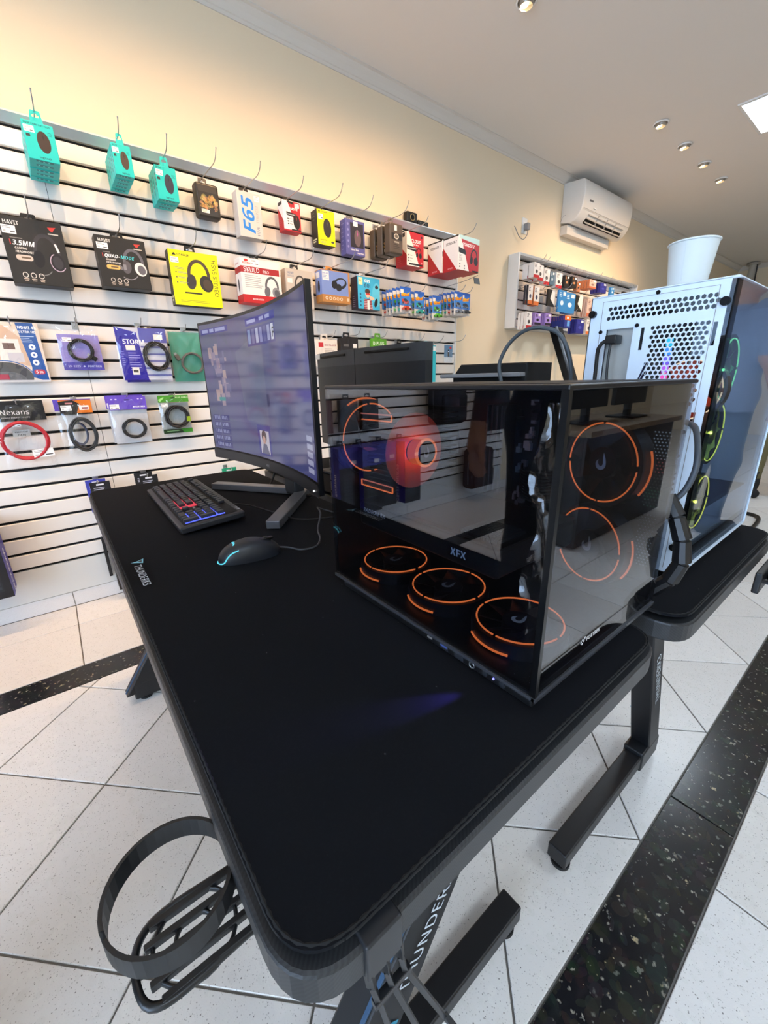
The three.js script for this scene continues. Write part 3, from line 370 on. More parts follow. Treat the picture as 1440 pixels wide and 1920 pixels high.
{
  const blackC = std(0x1a1b1f, 0.5), greyC = std(0x5c5a57, 0.5), redC = std(0xb4202c, 0.4);
  // third row
  const hdmi = print(360, 440, (g, w, h) => { R(g, 0, 0, w, h, '#e6d6c6'); Poly(g, [[0, 60], [130, 20], [240, 120], [250, 320], [0, 260]], '#d8b79c'); R(g, 70, 120, 140, 170, '#efe7df'); R(g, 104, 150, 74, 46, '#6a4f48'); R(g, 120, 220, 100, 70, '#cfcbd0'); Poly(g, [[216, 0], [330, 0], [352, h], [238, h - 40], [256, 330]], '#1c56a6'); T(g, 'HDMI 4K', 224, 34, 30, wt); T(g, 'ULTRA HD', 224, 66, 24, wt); Lines(g, 230, 96, 90, 4, 13, 5, '#cfe0f4'); for (let i = 0; i < 3; i++) { Ell(g, 290, 176 + i * 58, 22, 22, wt); Ell(g, 290, 176 + i * 58, 8, 8, '#1c56a6'); } g.fillStyle = '#c8304a'; g.beginPath(); g.roundRect(262, 344, 74, 38, 18); g.fill(); T(g, '5 m', 274, 364, 28, wt); R(g, 12, 130, 26, 60, '#3b3d42'); R(g, 20, 186, 10, 90, '#3b3d42'); Ell(g, 80, 400, 170, 110, '#4a4c50'); Ell(g, 80, 420, 120, 60, '#6a6c70'); Arc(g, 80, 410, 180, 130, 3.6, 6.1, 7, '#2a64b0'); R(g, 0, 380, 90, 40, '#b02a48'); R(g, 0, 424, w, 16, '#d6d6d8'); });
  bag('pouch printed HDMI 4K ULTRA HD with blue side band at the left edge', { x: 0.055, y: [1.094, 1.336], z: [0.16, -0.028], card: { m: hdmi } });
  const fb = print(360, 400, (g, w, h) => { R(g, 0, 0, w, h, '#9388cc'); for (let i = 0; i < 40; i++) R(g, rnd() * w, 20 + rnd() * 300, 30 + rnd() * 50, 3, 'rgba(200,190,235,0.35)'); R(g, 0, h - 90, w, 90, '#4e45a8'); T(g, 'IN 2225', 40, h - 44, 30, '#c9c6ee'); T(g, 'FORTREK', 208, h - 44, 30, '#e8e6f8'); Poly(g, [[180, h - 56], [192, h - 44], [180, h - 32], [168, h - 44]], '#e8e6f8'); });
  const o2 = bag('lilac bag holding a black coiled HDMI cable', { x: 0.055, y: [1.142, 1.325], z: [-0.081, -0.239], card: { m: fb, h: 0.15, y: 0.076 }, cable: [{ rx: 0.042, ry: 0.042, r: 0.0034, turns: 5, y: 0.085, m: blackC, spread: 0.07 }], tags: [{ w: 0.032, h: 0.018, y: 0.128, z: 0.044 }] });
  plug(o2, 0.012, 0.055, -0.038, 0.9);
  const storm = print(420, 440, (g, w, h) => { R(g, 0, 0, w, h, '#cfd0de'); for (let i = 0; i < 10; i++) R(g, 190, 150 + i * 30, 230, 15, i % 2 ? '#dcdde6' : '#6d6fae'); R(g, 190, 0, 230, 120, '#5a5cae'); Poly(g, [[0, 0], [170, 40], [212, h], [10, h]], '#2a1fa0'); T(g, 'STORM', 48, 118, 54, wt); R(g, 66, 146, 76, 42, '#efece2'); for (let i = 0; i < 8; i++) Lines(g, 76, 208 + i * 20, 100, 1, 10, 5, '#b9b6ec'); R(g, 86, 330, 58, 64, '#f1efe8'); R(g, 94, 352, 40, 22, '#444'); Lines(g, 20, 200, 30, 7, 18, 5, '#8f8be0'); R(g, 310, 50, 76, 44, '#efece2'); });
  bag('blue and clear bag printed STORM holding a black cable, front of its hook', { x: 0.085, y: [1.095, 1.337], z: [-0.298, -0.521], card: { m: storm }, cable: [{ rx: 0.05, ry: 0.058, r: 0.0036, turns: 4, y: 0.11, z: -0.05, m: blackC, spread: 0.09, x: 0.012 }], bulge: 0.02 });
  bag('blue STORM bag hanging skewed behind the front one', { x: 0.06, y: [1.085, 1.328], z: [-0.31, -0.528], card: { m: storm }, turn: 0.05, bulge: 0.014 });
  const greenFilm = phys(0x8fd0c2, 0.25, { transmission: 0.75, thickness: 0 });
  const o3 = bag('sea green ziplock bag with a grey network cable beside the monitor', { x: 0.05, y: [1.085, 1.325], z: [-0.535, -0.7], card: { m: std(0x86cfc0, 0.5) }, film: greenFilm, cable: [{ rx: 0.05, ry: 0.048, r: 0.0034, turns: 6, y: 0.09, z: -0.012, m: greyC, x: 0.018 }] });
  plug(o3, 0.018, 0.12, 0.058, 0.5, greyC);
  [[0.062, 1.32, 0.075, 'HDMI 4K pouch'], [-0.16, 1.33, 0.075, 'lilac cable bag'], [-0.41, 1.342, 0.1, 'STORM bags'], [-0.615, 1.332, 0.05, 'sea green bag']].forEach(([z, y, l, s]) => hook(z, y, l, 'short wire hook holding the ' + s, 0.022));
  // fourth row
  const nex = print(420, 210, (g, w, h) => { R(g, 0, 0, w, h, '#121214'); for (let i = 0; i < 30; i++) Poly(g, [[200 + rnd() * 200, rnd() * 100], [230 + rnd() * 180, rnd() * 130], [240 + rnd() * 160, rnd() * 140]], 'rgba(110,106,96,0.16)'); T(g, 'Nexans', 172, 118, 72, '#e9e5e0', { a: 'center', w: 'normal' }); T(g, 'BRINGS ENERGY TO LIFE', 170, 172, 20, '#b9b2ac', { a: 'center' }); });
  const o4 = bag('clear bag with black Nexans header and coiled red cable at left edge', { x: 0.05, y: [0.73, 1.018], z: [0.2, 0.025], header: { h: 0.085, m: nex }, cable: [{ rx: 0.078, ry: 0.078, r: 0.0052, turns: 3, y: 0.118, z: 0.006, m: redC, spread: 0.03, x: 0.014 }], bulge: 0.016, tags: [{ w: 0.075, h: 0.036, y: 0.06, z: -0.045, r: 0.06 }, { w: 0.028, h: 0.018, y: 0.19, z: 0.02 }] });
  part('print', at(new THREE.BoxGeometry(0.0006, 0.03, 0.06), 0.006, 0.15, 0.012), print(128, 64, (g, w, h) => { R(g, 0, 0, w, h, '#b9b6b2'); T(g, 'essential', 64, 18, 22, '#333', { a: 'center' }); T(g, 'CAT6', 64, 46, 24, '#333', { a: 'center' }); }), o4);
  for (let i = 0; i < 2; i++) { const t = part('cable_tie', new THREE.TorusGeometry(0.0085, 0.0014, 6, 14), M.white, o4); t.position.set(0.014, 0.118 + (i ? 0.04 : 0.01), i ? -0.06 : 0.084); t.rotation.set(0, Math.PI / 2, 0); t.rotation.x = i ? 0.8 : 0; }
  const orange = print(300, 130, (g, w, h) => { R(g, 0, 0, w, h, '#e07a1e'); Poly(g, [[0, 12], [130, 0], [190, 40], [150, h], [0, h]], '#1b1512'); sticker(g, 14, 50, 96, 52); R(g, 180, 56, 92, 46, '#f3efe9'); R(g, 206, 74, 60, 18, '#a05050'); R(g, 60, 24, 70, 16, '#c88'); });
  bag('clear bag with orange and black header and an oval black cable', { x: 0.066, y: [0.757, 1.013], z: [-0.028, -0.15], header: { h: 0.058, m: orange }, cable: [{ rx: 0.048, ry: 0.07, r: 0.004, turns: 7, y: 0.1, m: std(0x26292c, 0.5), spread: 0.06, z: -0.006, x: 0.013 }], bulge: 0.018 });
  bag('purple headed cable bag peeking out behind the orange one', { x: 0.045, y: [0.77, 1.016], z: [-0.01, -0.152], header: { h: 0.05, m: std(0x5b45b5, 0.5) }, cable: [{ rx: 0.03, ry: 0.05, r: 0.003, turns: 3, y: 0.09, m: std(0x39415e, 0.5) }], bulge: 0.01 });
  const purp = print(400, 160, (g, w, h) => { R(g, 0, 0, w, h, '#6a4fc4'); for (const x of [30, 74, 310, 350]) R(g, x, 26, 20, 14, '#cfc4f4'); R(g, 170, 36, 50, 12, '#2b2150'); T(g, 'FORTREK', 270, 130, 26, wt); R(g, 250, 120, 16, 16, wt); sticker(g, 10, 92, 96, 60); });
  const silver = std(0xdcdee3, 0.28, 0.25);
  bag('silver bag with purple header and black coiled cable', { x: 0.07, y: [0.796, 1.021], z: [-0.217, -0.377], header: { h: 0.062, m: purp }, card: { m: silver, h: 0.16, y: 0.081 }, cable: [{ rx: 0.046, ry: 0.041, r: 0.0032, turns: 6, y: 0.072, m: blackC, spread: 0.08, z: -0.008, x: 0.016 }], bulge: 0.014 });
  bag('silver bag with purple header tucked behind the black coiled one', { x: 0.048, y: [0.8, 1.027], z: [-0.209, -0.369], header: { h: 0.062, m: purp }, card: { m: silver, h: 0.16, y: 0.081 }, bulge: 0.008 });
  const grn = print(340, 90, (g, w, h) => { R(g, 0, 0, w, h, '#4b9a2c'); Poly(g, [[0, 54], [60, 20], [70, 30], [20, 80]], '#a7e08a'); R(g, 136, 26, 44, 14, '#1d2a12'); T(g, 'PLUS CABLE', 190, 30, 26, '#d9f2c8'); });
  const o5 = bag('clear bag with green header and thick black coiled cable', { x: 0.055, y: [0.826, 1.018], z: [-0.434, -0.58], header: { h: 0.034, m: grn }, card: { m: std(0xaab0b0, 0.5), h: 0.15, y: 0.08 }, cable: [{ rx: 0.05, ry: 0.048, r: 0.004, turns: 7, y: 0.085, m: blackC, spread: 0.1, z: -0.004, x: 0.016 }], bulge: 0.018, tags: [{ w: 0.03, h: 0.018, y: 0.145, z: 0.048 }] });
  part('bottom_band', at(new THREE.BoxGeometry(0.0012, 0.022, 0.142), 0.009, 0.011, 0), print(340, 60, (g, w, h) => { R(g, 0, 0, w, h, '#1d3a1a'); Poly(g, [[200, 0], [w, 0], [w, h], [240, h]], '#3a8a26'); Lines(g, 40, 24, 200, 1, 10, 7, '#9ac88a'); }), o5);
  part('velcro', rbx(-0.006, 0.006, -0.014, 0.014, -0.01, 0.01, 0.002), std(0x8fae1c, 0.7), o5).position.set(0.02, 0.07, -0.056);
  [[0.112, 1.005, 0.08, 'Nexans bag'], [-0.089, 1.01, 0.08, 'orange headed bag'], [-0.297, 1.02, 0.085, 'purple headed silver bags'], [-0.507, 1.01, 0.07, 'green headed bag']].forEach(([z, y, l, s]) => hook(z, y, l, 'short wire hook holding the ' + s, 0.016));
  // fifth row, just above the desk
  const blis = (label, x, z, y, top, h = 0.16) => { const o = thing('accessory_pack', label, 'accessory pack', [x, y - h, z]); part('card', at(new THREE.BoxGeometry(0.0016, h, 0.082), 0, h / 2, 0), [top, top, top, top, top, top], o); const b = part('blister', rbx(0.001, 0.02, h * 0.08, h * 0.6, -0.034, 0.034, 0.006), phys(0xffffff, 0.08, { transmission: 1, thickness: 0 }), o); part('adapter', rbx(0.002, 0.014, h * 0.14, h * 0.5, -0.018, 0.018, 0.004), M.black, o); return b; };
  const hd = (c) => print(128, 240, (g, w, h) => { R(g, 0, 0, w, h, c); R(g, 40, 14, 48, 12, '#e6e6ec'); Lines(g, 20, 40, 90, 3, 12, 5, '#c9c9d6'); R(g, 10, 100, 108, 120, '#2a2a30'); });
  blis('blue accessory card behind the black one at the desk corner', 0.085, -0.095, 0.642, hd('#3d44ac')); blis('black accessory card in front of the blue one at the desk corner', 0.13, -0.108, 0.636, hd('#1b1b20'));
  blis('black accessory card hanging behind the keyboard, rear one', 0.085, -0.3, 0.645, hd('#1f1f22')); blis('black accessory card hanging behind the keyboard, front one', 0.13, -0.316, 0.636, hd('#17171a'));
  const grn5 = blis('green and black accessory card behind the monitor foot', 0.1, -0.73, 0.61, hd('#1f9a72')); 
  blis('yellow accessory card glimpsed under the monitor chin', 0.1, -1.0, 0.63, hd('#d8a81c'));
  [[-0.1, 0.632, 0.12, 'blue and black accessory cards at the desk corner'], [-0.31, 0.632, 0.12, 'two black accessory cards behind the keyboard'], [-0.73, 0.602, 0.1, 'green accessory card'], [-1.0, 0.622, 0.1, 'yellow accessory card']].forEach(([z, y, l, s]) => hook(z, y, l, 'wire hook holding the ' + s, 0.016));
  // goods glimpsed above the second monitor
  carton('cable_pack', 'white bag with red logo hanging above the far dark monitor', 'pack', { x: [0.07, 0.1], y: [1.16, 1.316], z: [-1.35, -1.505], front: print(200, 200, (g, w, h) => { R(g, 0, 0, w, h, '#e9e2d8'); R(g, 26, 20, 44, 34, '#c8323a'); T(g, 'MULTILASER', 80, 38, 18, '#a66'); Lines(g, 80, 64, 90, 3, 12, 6, '#b9b0a6'); }), color: 0xe9e2d8, tab: 0xd8d4cf });
  carton('cable_pack', 'black pack with white price label above the far dark monitor', 'pack', { x: [0.06, 0.1], y: [1.17, 1.334], z: [-1.532, -1.668], front: print(200, 220, (g, w, h) => { R(g, 0, 0, w, h, '#232125'); R(g, 140, 46, 44, 34, '#efece8'); Lines(g, 30, 50, 80, 2, 12, 6, '#777'); }), color: 0x232125, tab: 0x232125 });
  carton('cable_pack', 'green pack hanging above the far dark monitor', 'pack', { x: [0.08, 0.1], y: [1.18, 1.338], z: [-1.775, -1.907], front: print(200, 220, (g, w, h) => { R(g, 0, 0, w, h, '#5fa62e'); T(g, 'D-PLUS', 20, 40, 44, '#e9f5dc'); }), color: 0x5fa62e, tab: 0x5fa62e });
  carton('cable_pack', 'pack hidden under a black cable clip above the far monitor', 'pack', { x: [0.06, 0.1], y: [1.16, 1.312], z: [-2.0, -2.1], front: std(0x1a1a1d, 0.5), color: 0x1a1a1d, tab: 0x1a1a1d });
  carton('adapter_box', 'bright cyan box with a black adapter picture beside the far monitor', 'box', { x: [0.14, 0.2], y: [1.05, 1.302], z: [-2.19, -2.288], front: print(150, 340, (g, w, h) => { R(g, 0, 0, w, h, '#31b6c6'); R(g, 0, 44, w, 4, '#e4f6f8'); R(g, 106, 8, 38, 40, '#f1f1ef'); Poly(g, [[62, 110], [100, 130], [70, 320], [32, 300]], '#25282c'); T(g, 'tp-link', 22, 28, 22, '#dff6f6'); }), color: 0x31b6c6, tab: 0xcfe8ea });
  const ob = thing('adapter_blister', 'small clear blister with blue and red card at the panel end', 'blister pack', [0.2, 1.186, -2.418]);
  part('card', at(new THREE.BoxGeometry(0.0015, 0.125, 0.088), 0, 0.0625, 0), print(110, 160, (g, w, h) => { R(g, 0, 0, w, h, '#5f84a6'); Ell(g, 82, 26, 14, 12, '#c33'); R(g, 0, 110, w, 50, '#c9d4de'); R(g, 46, 44, 18, 60, '#33363c'); }), ob);
  part('blister', rbx(0.001, 0.022, 0.012, 0.08, -0.034, 0.034, 0.008, 2), phys(0xffffff, 0.05, { transmission: 1, thickness: 0 }), ob);
  [[-1.428, 1.326, 0.15, 'white bag above the far monitor'], [-1.6, 1.345, 0.17, 'black pack above the far monitor'], [-1.841, 1.345, 0.13, 'green pack above the far monitor'], [-2.05, 1.325, 0.27, 'pack with the black clip'], [-2.239, 1.32, 0.26, 'cyan adapter box'], [-2.418, 1.33, 0.3, 'small blister at the panel end']].forEach(([z, y, l, s]) => hook(z, y, l, 'wire hook holding the ' + s, 0.03));
  // tall purple boxes at the left edge (and those that only the case glass mirrors)
  const gaming = print(120, 420, (g, w, h) => { R(g, 0, 0, w, h, '#34349c'); g.save(); g.translate(64, 120); g.rotate(Math.PI / 2); T(g, 'GAMING KEYBOARD', 40, 0, 34, wt); g.restore(); });
  const gfront = print(180, 420, (g, w, h) => { R(g, 0, 0, w, h, '#14141a'); R(g, 0, 0, w, 120, '#34349c'); R(g, 60, 150, 90, 230, '#1f2228'); for (let i = 0; i < 9; i++) for (let j = 0; j < 3; j++) R(g, 66 + j * 28, 158 + i * 24, 22, 18, '#32363e'); R(g, 20, 80, 50, 24, '#d8d8ea'); });
  const tall = (label, z, y0, y1, xs, group) => carton('keyboard_box', label, 'box', { x: xs, y: [y0, y1], z: [z + 0.08, z - 0.08], front: gfront, side: gaming, color: 0x34349c, tab: 0x222230, group });
  tall('tall purple and black keyboard box cut by the left edge near the floor', 0.375, 0.195, 0.53, [0.05, 0.19]);
  [[0.86, 'first'], [1.02, 'second'], [1.2, 'third'], [1.4, 'fourth']].forEach(([z], i) => tall(`tall purple keyboard box mirrored in the case glass, number ${['one', 'two', 'three', 'four'][i]} from the left`, z, 0.17, 0.64, [0.05, 0.16 + (i % 2) * 0.05]));
  [[0.375, 0.555], [0.86, 0.665], [1.02, 0.665], [1.2, 0.665], [1.4, 0.665]].forEach(([z, y], i) => hook(z, y, 0.17, 'wire hook holding the ' + ['tall purple box at the left edge', 'first mirrored purple box', 'second mirrored purple box', 'third mirrored purple box', 'fourth mirrored purple box'][i], 0.02));
  carton('cable_pack', 'black box with white letters standing against the wall under the desk', 'box', { x: [0.035, 0.12], y: [0.06, 0.3], z: [-0.088, -0.2], front: print(140, 300, (g, w, h) => { R(g, 0, 0, w, h, '#17181b'); g.save(); g.translate(40, 270); g.rotate(-Math.PI / 2); T(g, 'FORTREK', 0, 0, 40, wt); g.restore(); }), side: std(0x17181b, 0.5), color: 0x17181b });
  carton('cable_pack', 'slim black carton leaning at the wall under the desk', 'box', { x: [0.036, 0.05], y: [0.12, 0.34], z: [-0.062, -0.076], front: std(0x1a1b1f, 0.5), color: 0x1a1b1f });
  for (const [z, c] of [[0.72, 0x5a2a20], [0.92, 0x3a3f46], [1.1, 0x2a2c30]]) carton('cable_pack', c === 0x5a2a20 ? 'rust brown tagged pack mirrored in the case glass' : c === 0x3a3f46 ? 'grey bagged pack mirrored in the case glass' : 'black round pack mirrored in the case glass', 'pack', { x: [0.06, 0.1], y: [0.74, 0.95], z: [z + 0.07, z - 0.07], color: c, tab: c });
  // back packs hung farther left on the panel
  function backpack(label, z, y, w, h, d, c) {
    const m = std(c, 0.8), o = thing('backpack', label, 'backpack', [0.055, y, z]);
    part('body', at(new RoundedBoxGeometry(d, h, w, 3, Math.min(d, w) * 0.3), d / 2, h / 2, 0), m, o); part('front_pocket', at(new RoundedBoxGeometry(d * 0.35, h * 0.45, w * 0.8, 3, d * 0.12), d * 1.02, h * 0.28, 0), m, o);
    part('zipper', tube([[d * 0.62, h * 0.12, w * 0.5], [d * 0.62, h * 0.7, w * 0.5], [d * 0.62, h * 0.97, w * 0.25], [d * 0.62, h * 0.99, -w * 0.25], [d * 0.62, h * 0.7, -w * 0.5], [d * 0.62, h * 0.12, -w * 0.5]], 0.003, 40, 5), M.steel, o);
    part('handle', tube([[d * 0.3, h * 0.97, w * 0.16], [d * 0.3, h * 1.1, w * 0.1], [d * 0.3, h * 1.1, -w * 0.1], [d * 0.3, h * 0.97, -w * 0.16]], 0.008, 20, 6), m, o);
    for (const s of [-1, 1]) part('strap', tube([[d * 0.05, h * 0.9, s * w * 0.3], [0.0, h * 0.5, s * w * 0.36], [d * 0.05, h * 0.08, s * w * 0.36]], 0.01, 16, 6), m, o);
  }
  backpack('dark brown laptop backpack low on the wall, mirrored in the case glass', 2.28, 0.12, 0.3, 0.36, 0.13, 0x2b211d);
  backpack('black backpack high on the wall, mirrored left in the case glass', 1.85, 0.72, 0.34, 0.46, 0.14, 0x111318);
  backpack('black backpack high on the wall, mirrored right in the case glass', 2.45, 0.62, 0.32, 0.48, 0.14, 0x0f1116);
}
// ---------------------------------------------------------------- wall socket, air conditioner, far details
function socket(label, y, z, plugged) {
  const o = thing('wall_socket', label, 'socket', [0, y, z]);
  part('plate', rbx(0, 0.008, -0.06, 0.06, -0.036, 0.036, 0.004), M.whiteGloss, o); part('insert', rbx(0.006, 0.011, -0.03, 0.03, -0.022, 0.022, 0.003), M.white, o);
  for (const s of [-1, 1]) part('hole', cyl(0.0025, 0.002, 0.0112, 0, s * 0.009, 'x', 10), M.slot, o);
  if (plugged) {
    const p = thing('power_plug', 'grey plug with a looped cord in the high wall socket', 'plug', [0.011, y - 0.012, z]);
    part('body', rbx(0, 0.042, -0.026, 0.026, -0.02, 0.02, 0.008, 2), M.cardGrey, p); part('cord', tube([[0.03, -0.02, 0.0], [0.035, -0.07, 0.015], [0.02, -0.1, 0.04], [0.012, -0.085, 0.09], [0.01, -0.04, 0.14], [0.008, -0.02, 0.16]], 0.0035, 40, 6), M.cardGrey, p);
  }
}
socket('white wall socket high between the two display panels', 2.315, -3.535, true);
socket('low white wall socket mirrored in the case glass', 0.3, 3.0, false);
{
  const W = 0.96, o = thing('air_conditioner', 'white wall mounted split air conditioner under the ceiling', 'air conditioner', [0, 2.415, -4.1]);
  const prof = new THREE.Shape(); prof.moveTo(0, 0.02); prof.lineTo(0.1, 0); prof.quadraticCurveTo(0.16, 0.012, 0.196, 0.088); prof.quadraticCurveTo(0.216, 0.16, 0.214, 0.24); prof.quadraticCurveTo(0.212, 0.298, 0.19, 0.318); prof.lineTo(0.02, 0.33); prof.lineTo(0, 0.33); prof.closePath();
  part('housing', toCreasedNormals(at(new THREE.ExtrudeGeometry(prof, { depth: W - 0.02, bevelEnabled: true, bevelSize: 0.008, bevelThickness: 0.01, bevelOffset: -0.008, bevelSegments: 3, curveSegments: 16 }), 0, 0, -W + 0.01), 0.6), std(0xdedbd5, 0.35), o);
  // outlet with louvres on the lower front
  const v = sub('outlet', o, 0.166, 0.05, -W / 2 - 0.02); v.rotation.z = -0.42;
  part('recess', bx(-0.004, 0.006, -0.048, 0.052, -0.36, 0.36), M.slot, v);
  for (let k = 0; k < 3; k++) part('louvre', at(rbx(-0.008, 0.014, -0.003, 0.003, -0.355, 0.355, 0.002).rotateZ(-0.5), 0.008, -0.034 + k * 0.032, 0), std(0xb5b2ad, 0.4), v);
  for (let k = 0; k < 3; k++) part('fin', bx(0.0, 0.018, -0.044, 0.046, -0.185 + k * 0.18, -0.181 + k * 0.18), std(0xa9a6a1, 0.4), v);
  part('front_seam', tube([[0.207, 0.094, -0.02], [0.207, 0.094, -W / 2], [0.207, 0.094, -W + 0.02]], 0.0016, 10, 5), M.cardGrey, o);
  part('badge', rbx(0.211, 0.217, 0.158, 0.17, -0.16, -0.1, 0.002), M.steel, o); part('display', rbx(0.207, 0.213, 0.116, 0.124, -0.24, -0.19, 0.002), std(0xf4f4f2, 0.2), o);
  part('knockout', new THREE.TorusGeometry(0.045, 0.0012, 5, 24, Math.PI / 2).rotateZ(Math.PI / 2).translate(0.05, 0.03, 0.0005), M.cardGrey, o);
  const d = thing('pipe_duct', 'short white pipe cover box under the air conditioner', 'duct', [0, 2.335, -4.1]);
  part('cover', rbx(0, 0.07, 0, 0.078, -0.84, -0.01, 0.004), std(0xcfcbc4, 0.6), d);
  const c = thing('wall_pipe', 'grey vertical pipe with a cable in the far ceiling corner', 'pipe', [0.25, 1.9, -9.6]);
  part('pipe', cyl(0.055, CEIL - 1.92, 0, (CEIL - 1.92) / 2, 0, 'y', 24), std(0xb9b4a8, 0.7), c); part('collar', cyl(0.09, 0.03, 0, CEIL - 1.93, 0, 'y', 24), std(0xa8a294, 0.7), c); part('cable', tube([[0.06, 0, 0.05], [0.07, 0.5, 0.05], [0.06, 0.86, 0.04]], 0.01, 16, 6), M.darkGrey, c);
}
// ---------------------------------------------------------------- small goods on the second panel
{
  const art = (base, band, fig) => print(96, 128, (g, w, h) => { R(g, 0, 0, w, h, base); if (band) R(g, 0, h - 26, w, 26, band); R(g, 54, 8, 32, 22, '#f4f2ee'); Ell(g, 46, 74, 20, 15, fig); Lines(g, 12, 14, 34, 3, 10, 5, fig); });
  const whiteRed = art('#ece7e2', '#c2222a', '#4a4644'), purple = art('#a58ad0', '#2a2230', '#2a2230'), orangeC = art('#e08a5a', '#f1e6dc', '#8a4a30'), blackC = art('#2a2623', null, '#c98a5a'), blueC = art('#3a86c4', null, '#d8ecf8'), wedge = print(96, 128, (g, w, h) => { R(g, 0, 0, w, h, '#ece6dc'); Poly(g, [[0, 0], [52, 0], [30, 70], [w, h], [0, h]], '#25221f'); }), orBlue = print(96, 128, (g, w, h) => { R(g, 0, 0, w, h, '#2f3c8c'); R(g, 0, 0, w, 46, '#e8762a'); R(g, 40, 50, 40, 60, '#6aa6e0'); R(g, 30, 10, 30, 24, '#f2eee8'); }), navy = art('#2c2f86', null, '#4a4eb0'), whitePack = art('#e8e2da', '#d8743a', '#3b3f58'), pinkPack = art('#d9b8a8', '#c46a4a', '#8a6a60');
  const item = (label, z, w, y0, y1, xf, n, step, m, c, h = true, cat = 'box') => {
    w *= 1.12; xf += 0.025; for (let i = 0; i < n; i++) { const f = i === 0; carton('accessory_box', f ? label : label.replace(/^(\S+)/, '$1') + ', one behind the front', cat, { x: [xf - i * step - step * 0.85, xf - i * step], y: [y0, y1], z: [z + w / 2, z - w / 2], front: m, side: std(c, 0.55), color: c, r: 0.001, group: f ? undefined : label + ' stack' }); }
    if (h) hook(z, y1 + 0.012, xf + 0.02, 'wire hook of the ' + label.replace('on the framed panel ', 'in the '), 0.03);
  };
  item('white and red box first on the framed panel top row', -3.44, 0.075, 1.868, 1.98, 0.2, 2, 0.06, whiteRed, 0xece7e2);
  item('white and red box second on the framed panel top row', -3.53, 0.075, 1.86, 1.978, 0.18, 2, 0.05, whiteRed, 0xece7e2);
  item('white and red box third on the framed panel top row', -3.63, 0.08, 1.838, 1.964, 0.18, 1, 0.05, whiteRed, 0xece7e2);
  item('slate blue blister fourth on the framed panel top row', -3.735, 0.06, 1.85, 1.955, 0.17, 1, 0.04, art('#5a7486', null, '#c8d4dc'), 0x5a7486);
  item('white and red box fifth on the framed panel top row', -3.83, 0.09, 1.832, 1.955, 0.18, 1, 0.05, whiteRed, 0xece7e2);
  item('black and copper cable pack on the framed panel top row', -3.95, 0.07, 1.85, 1.945, 0.19, 3, 0.03, blackC, 0x2a2623);
  item('black and copper charger pack on the framed panel top row', -4.08, 0.08, 1.86, 1.95, 0.19, 2, 0.04, blackC, 0x2a2623);
  item('small dark speaker pack on the framed panel top row', -4.2, 0.06, 1.84, 1.92, 0.17, 1, 0.04, art('#c07a50', null, '#2a2623'), 0xc07a50);
  item('pale orange topped pack on the framed panel top row', -4.43, 0.12, 1.89, 1.965, 0.19, 4, 0.03, pinkPack, 0xd98050);
  item('dark blue striped pack on the framed panel top row', -4.65, 0.12, 1.87, 1.96, 0.19, 3, 0.035, navy, 0x2c2f86);
  item('small blue pack far along the framed panel top row', -4.9, 0.07, 1.87, 1.95, 0.17, 1, 0.03, blueC, 0x3a86c4);
  item('small black pack far along the framed panel top row', -5.2, 0.07, 1.86, 1.94, 0.17, 1, 0.03, blackC, 0x2a2623);
  item('black and white earphone pack at the framed panel left end', -3.42, 0.06, 1.67, 1.815, 0.17, 2, 0.025, whitePack, 0x2c2c38);
  item('white cable pack with orange top on the framed panel', -3.5, 0.07, 1.665, 1.812, 0.18, 3, 0.022, whitePack, 0xd07a48);
  item('pale phone holder pack in the framed panel middle row', -3.6, 0.05, 1.69, 1.79, 0.12, 1, 0.03, art('#d8d2c8', null, '#4a4a50'), 0xd8d2c8);
  item('black and white angular pack in the framed panel middle row', -3.77, 0.11, 1.682, 1.817, 0.16, 1, 0.02, wedge, 0x25221f);
  item('tall sky blue pack in the framed panel middle row', -3.9, 0.12, 1.64, 1.82, 0.19, 1, 0.02, blueC, 0x3a86c4);
  item('pair of deeper blue packs in the framed panel middle row', -4.06, 0.16, 1.637, 1.815, 0.18, 2, 0.025, blueC, 0x3a86c4);
  item('black and white angular pack right of the blue ones', -4.28, 0.12, 1.68, 1.818, 0.15, 1, 0.02, wedge, 0x25221f);
  item('pinkish charger pack near the white computer top edge', -4.48, 0.13, 1.64, 1.8, 0.17, 3, 0.025, pinkPack, 0xd9b8a8);
  item('white and red box first on the framed panel bottom row', -3.37, 0.07, 1.468, 1.598, 0.21, 3, 0.03, whiteRed, 0xece7e2);
  item('lilac headed cable pack first on the framed panel bottom row', -3.5, 0.085, 1.505, 1.6, 0.21, 7, 0.018, purple, 0xa58ad0);
  item('lilac headed cable pack second on the framed panel bottom row', -3.68, 0.085, 1.512, 1.61, 0.2, 5, 0.02, purple, 0xa58ad0);
  item('orange headed blue pack on the framed panel bottom row', -4.0, 0.1, 1.508, 1.612, 0.21, 9, 0.017, orBlue, 0x2f3c8c);
  item('deep blue wallet pack on the framed panel bottom row', -4.24, 0.13, 1.47, 1.596, 0.21, 3, 0.03, navy, 0x2c2f86);
  item('white and orange camera pack beside the white computer edge', -4.45, 0.09, 1.474, 1.61, 0.19, 2, 0.03, whitePack, 0xe8e2da);
}
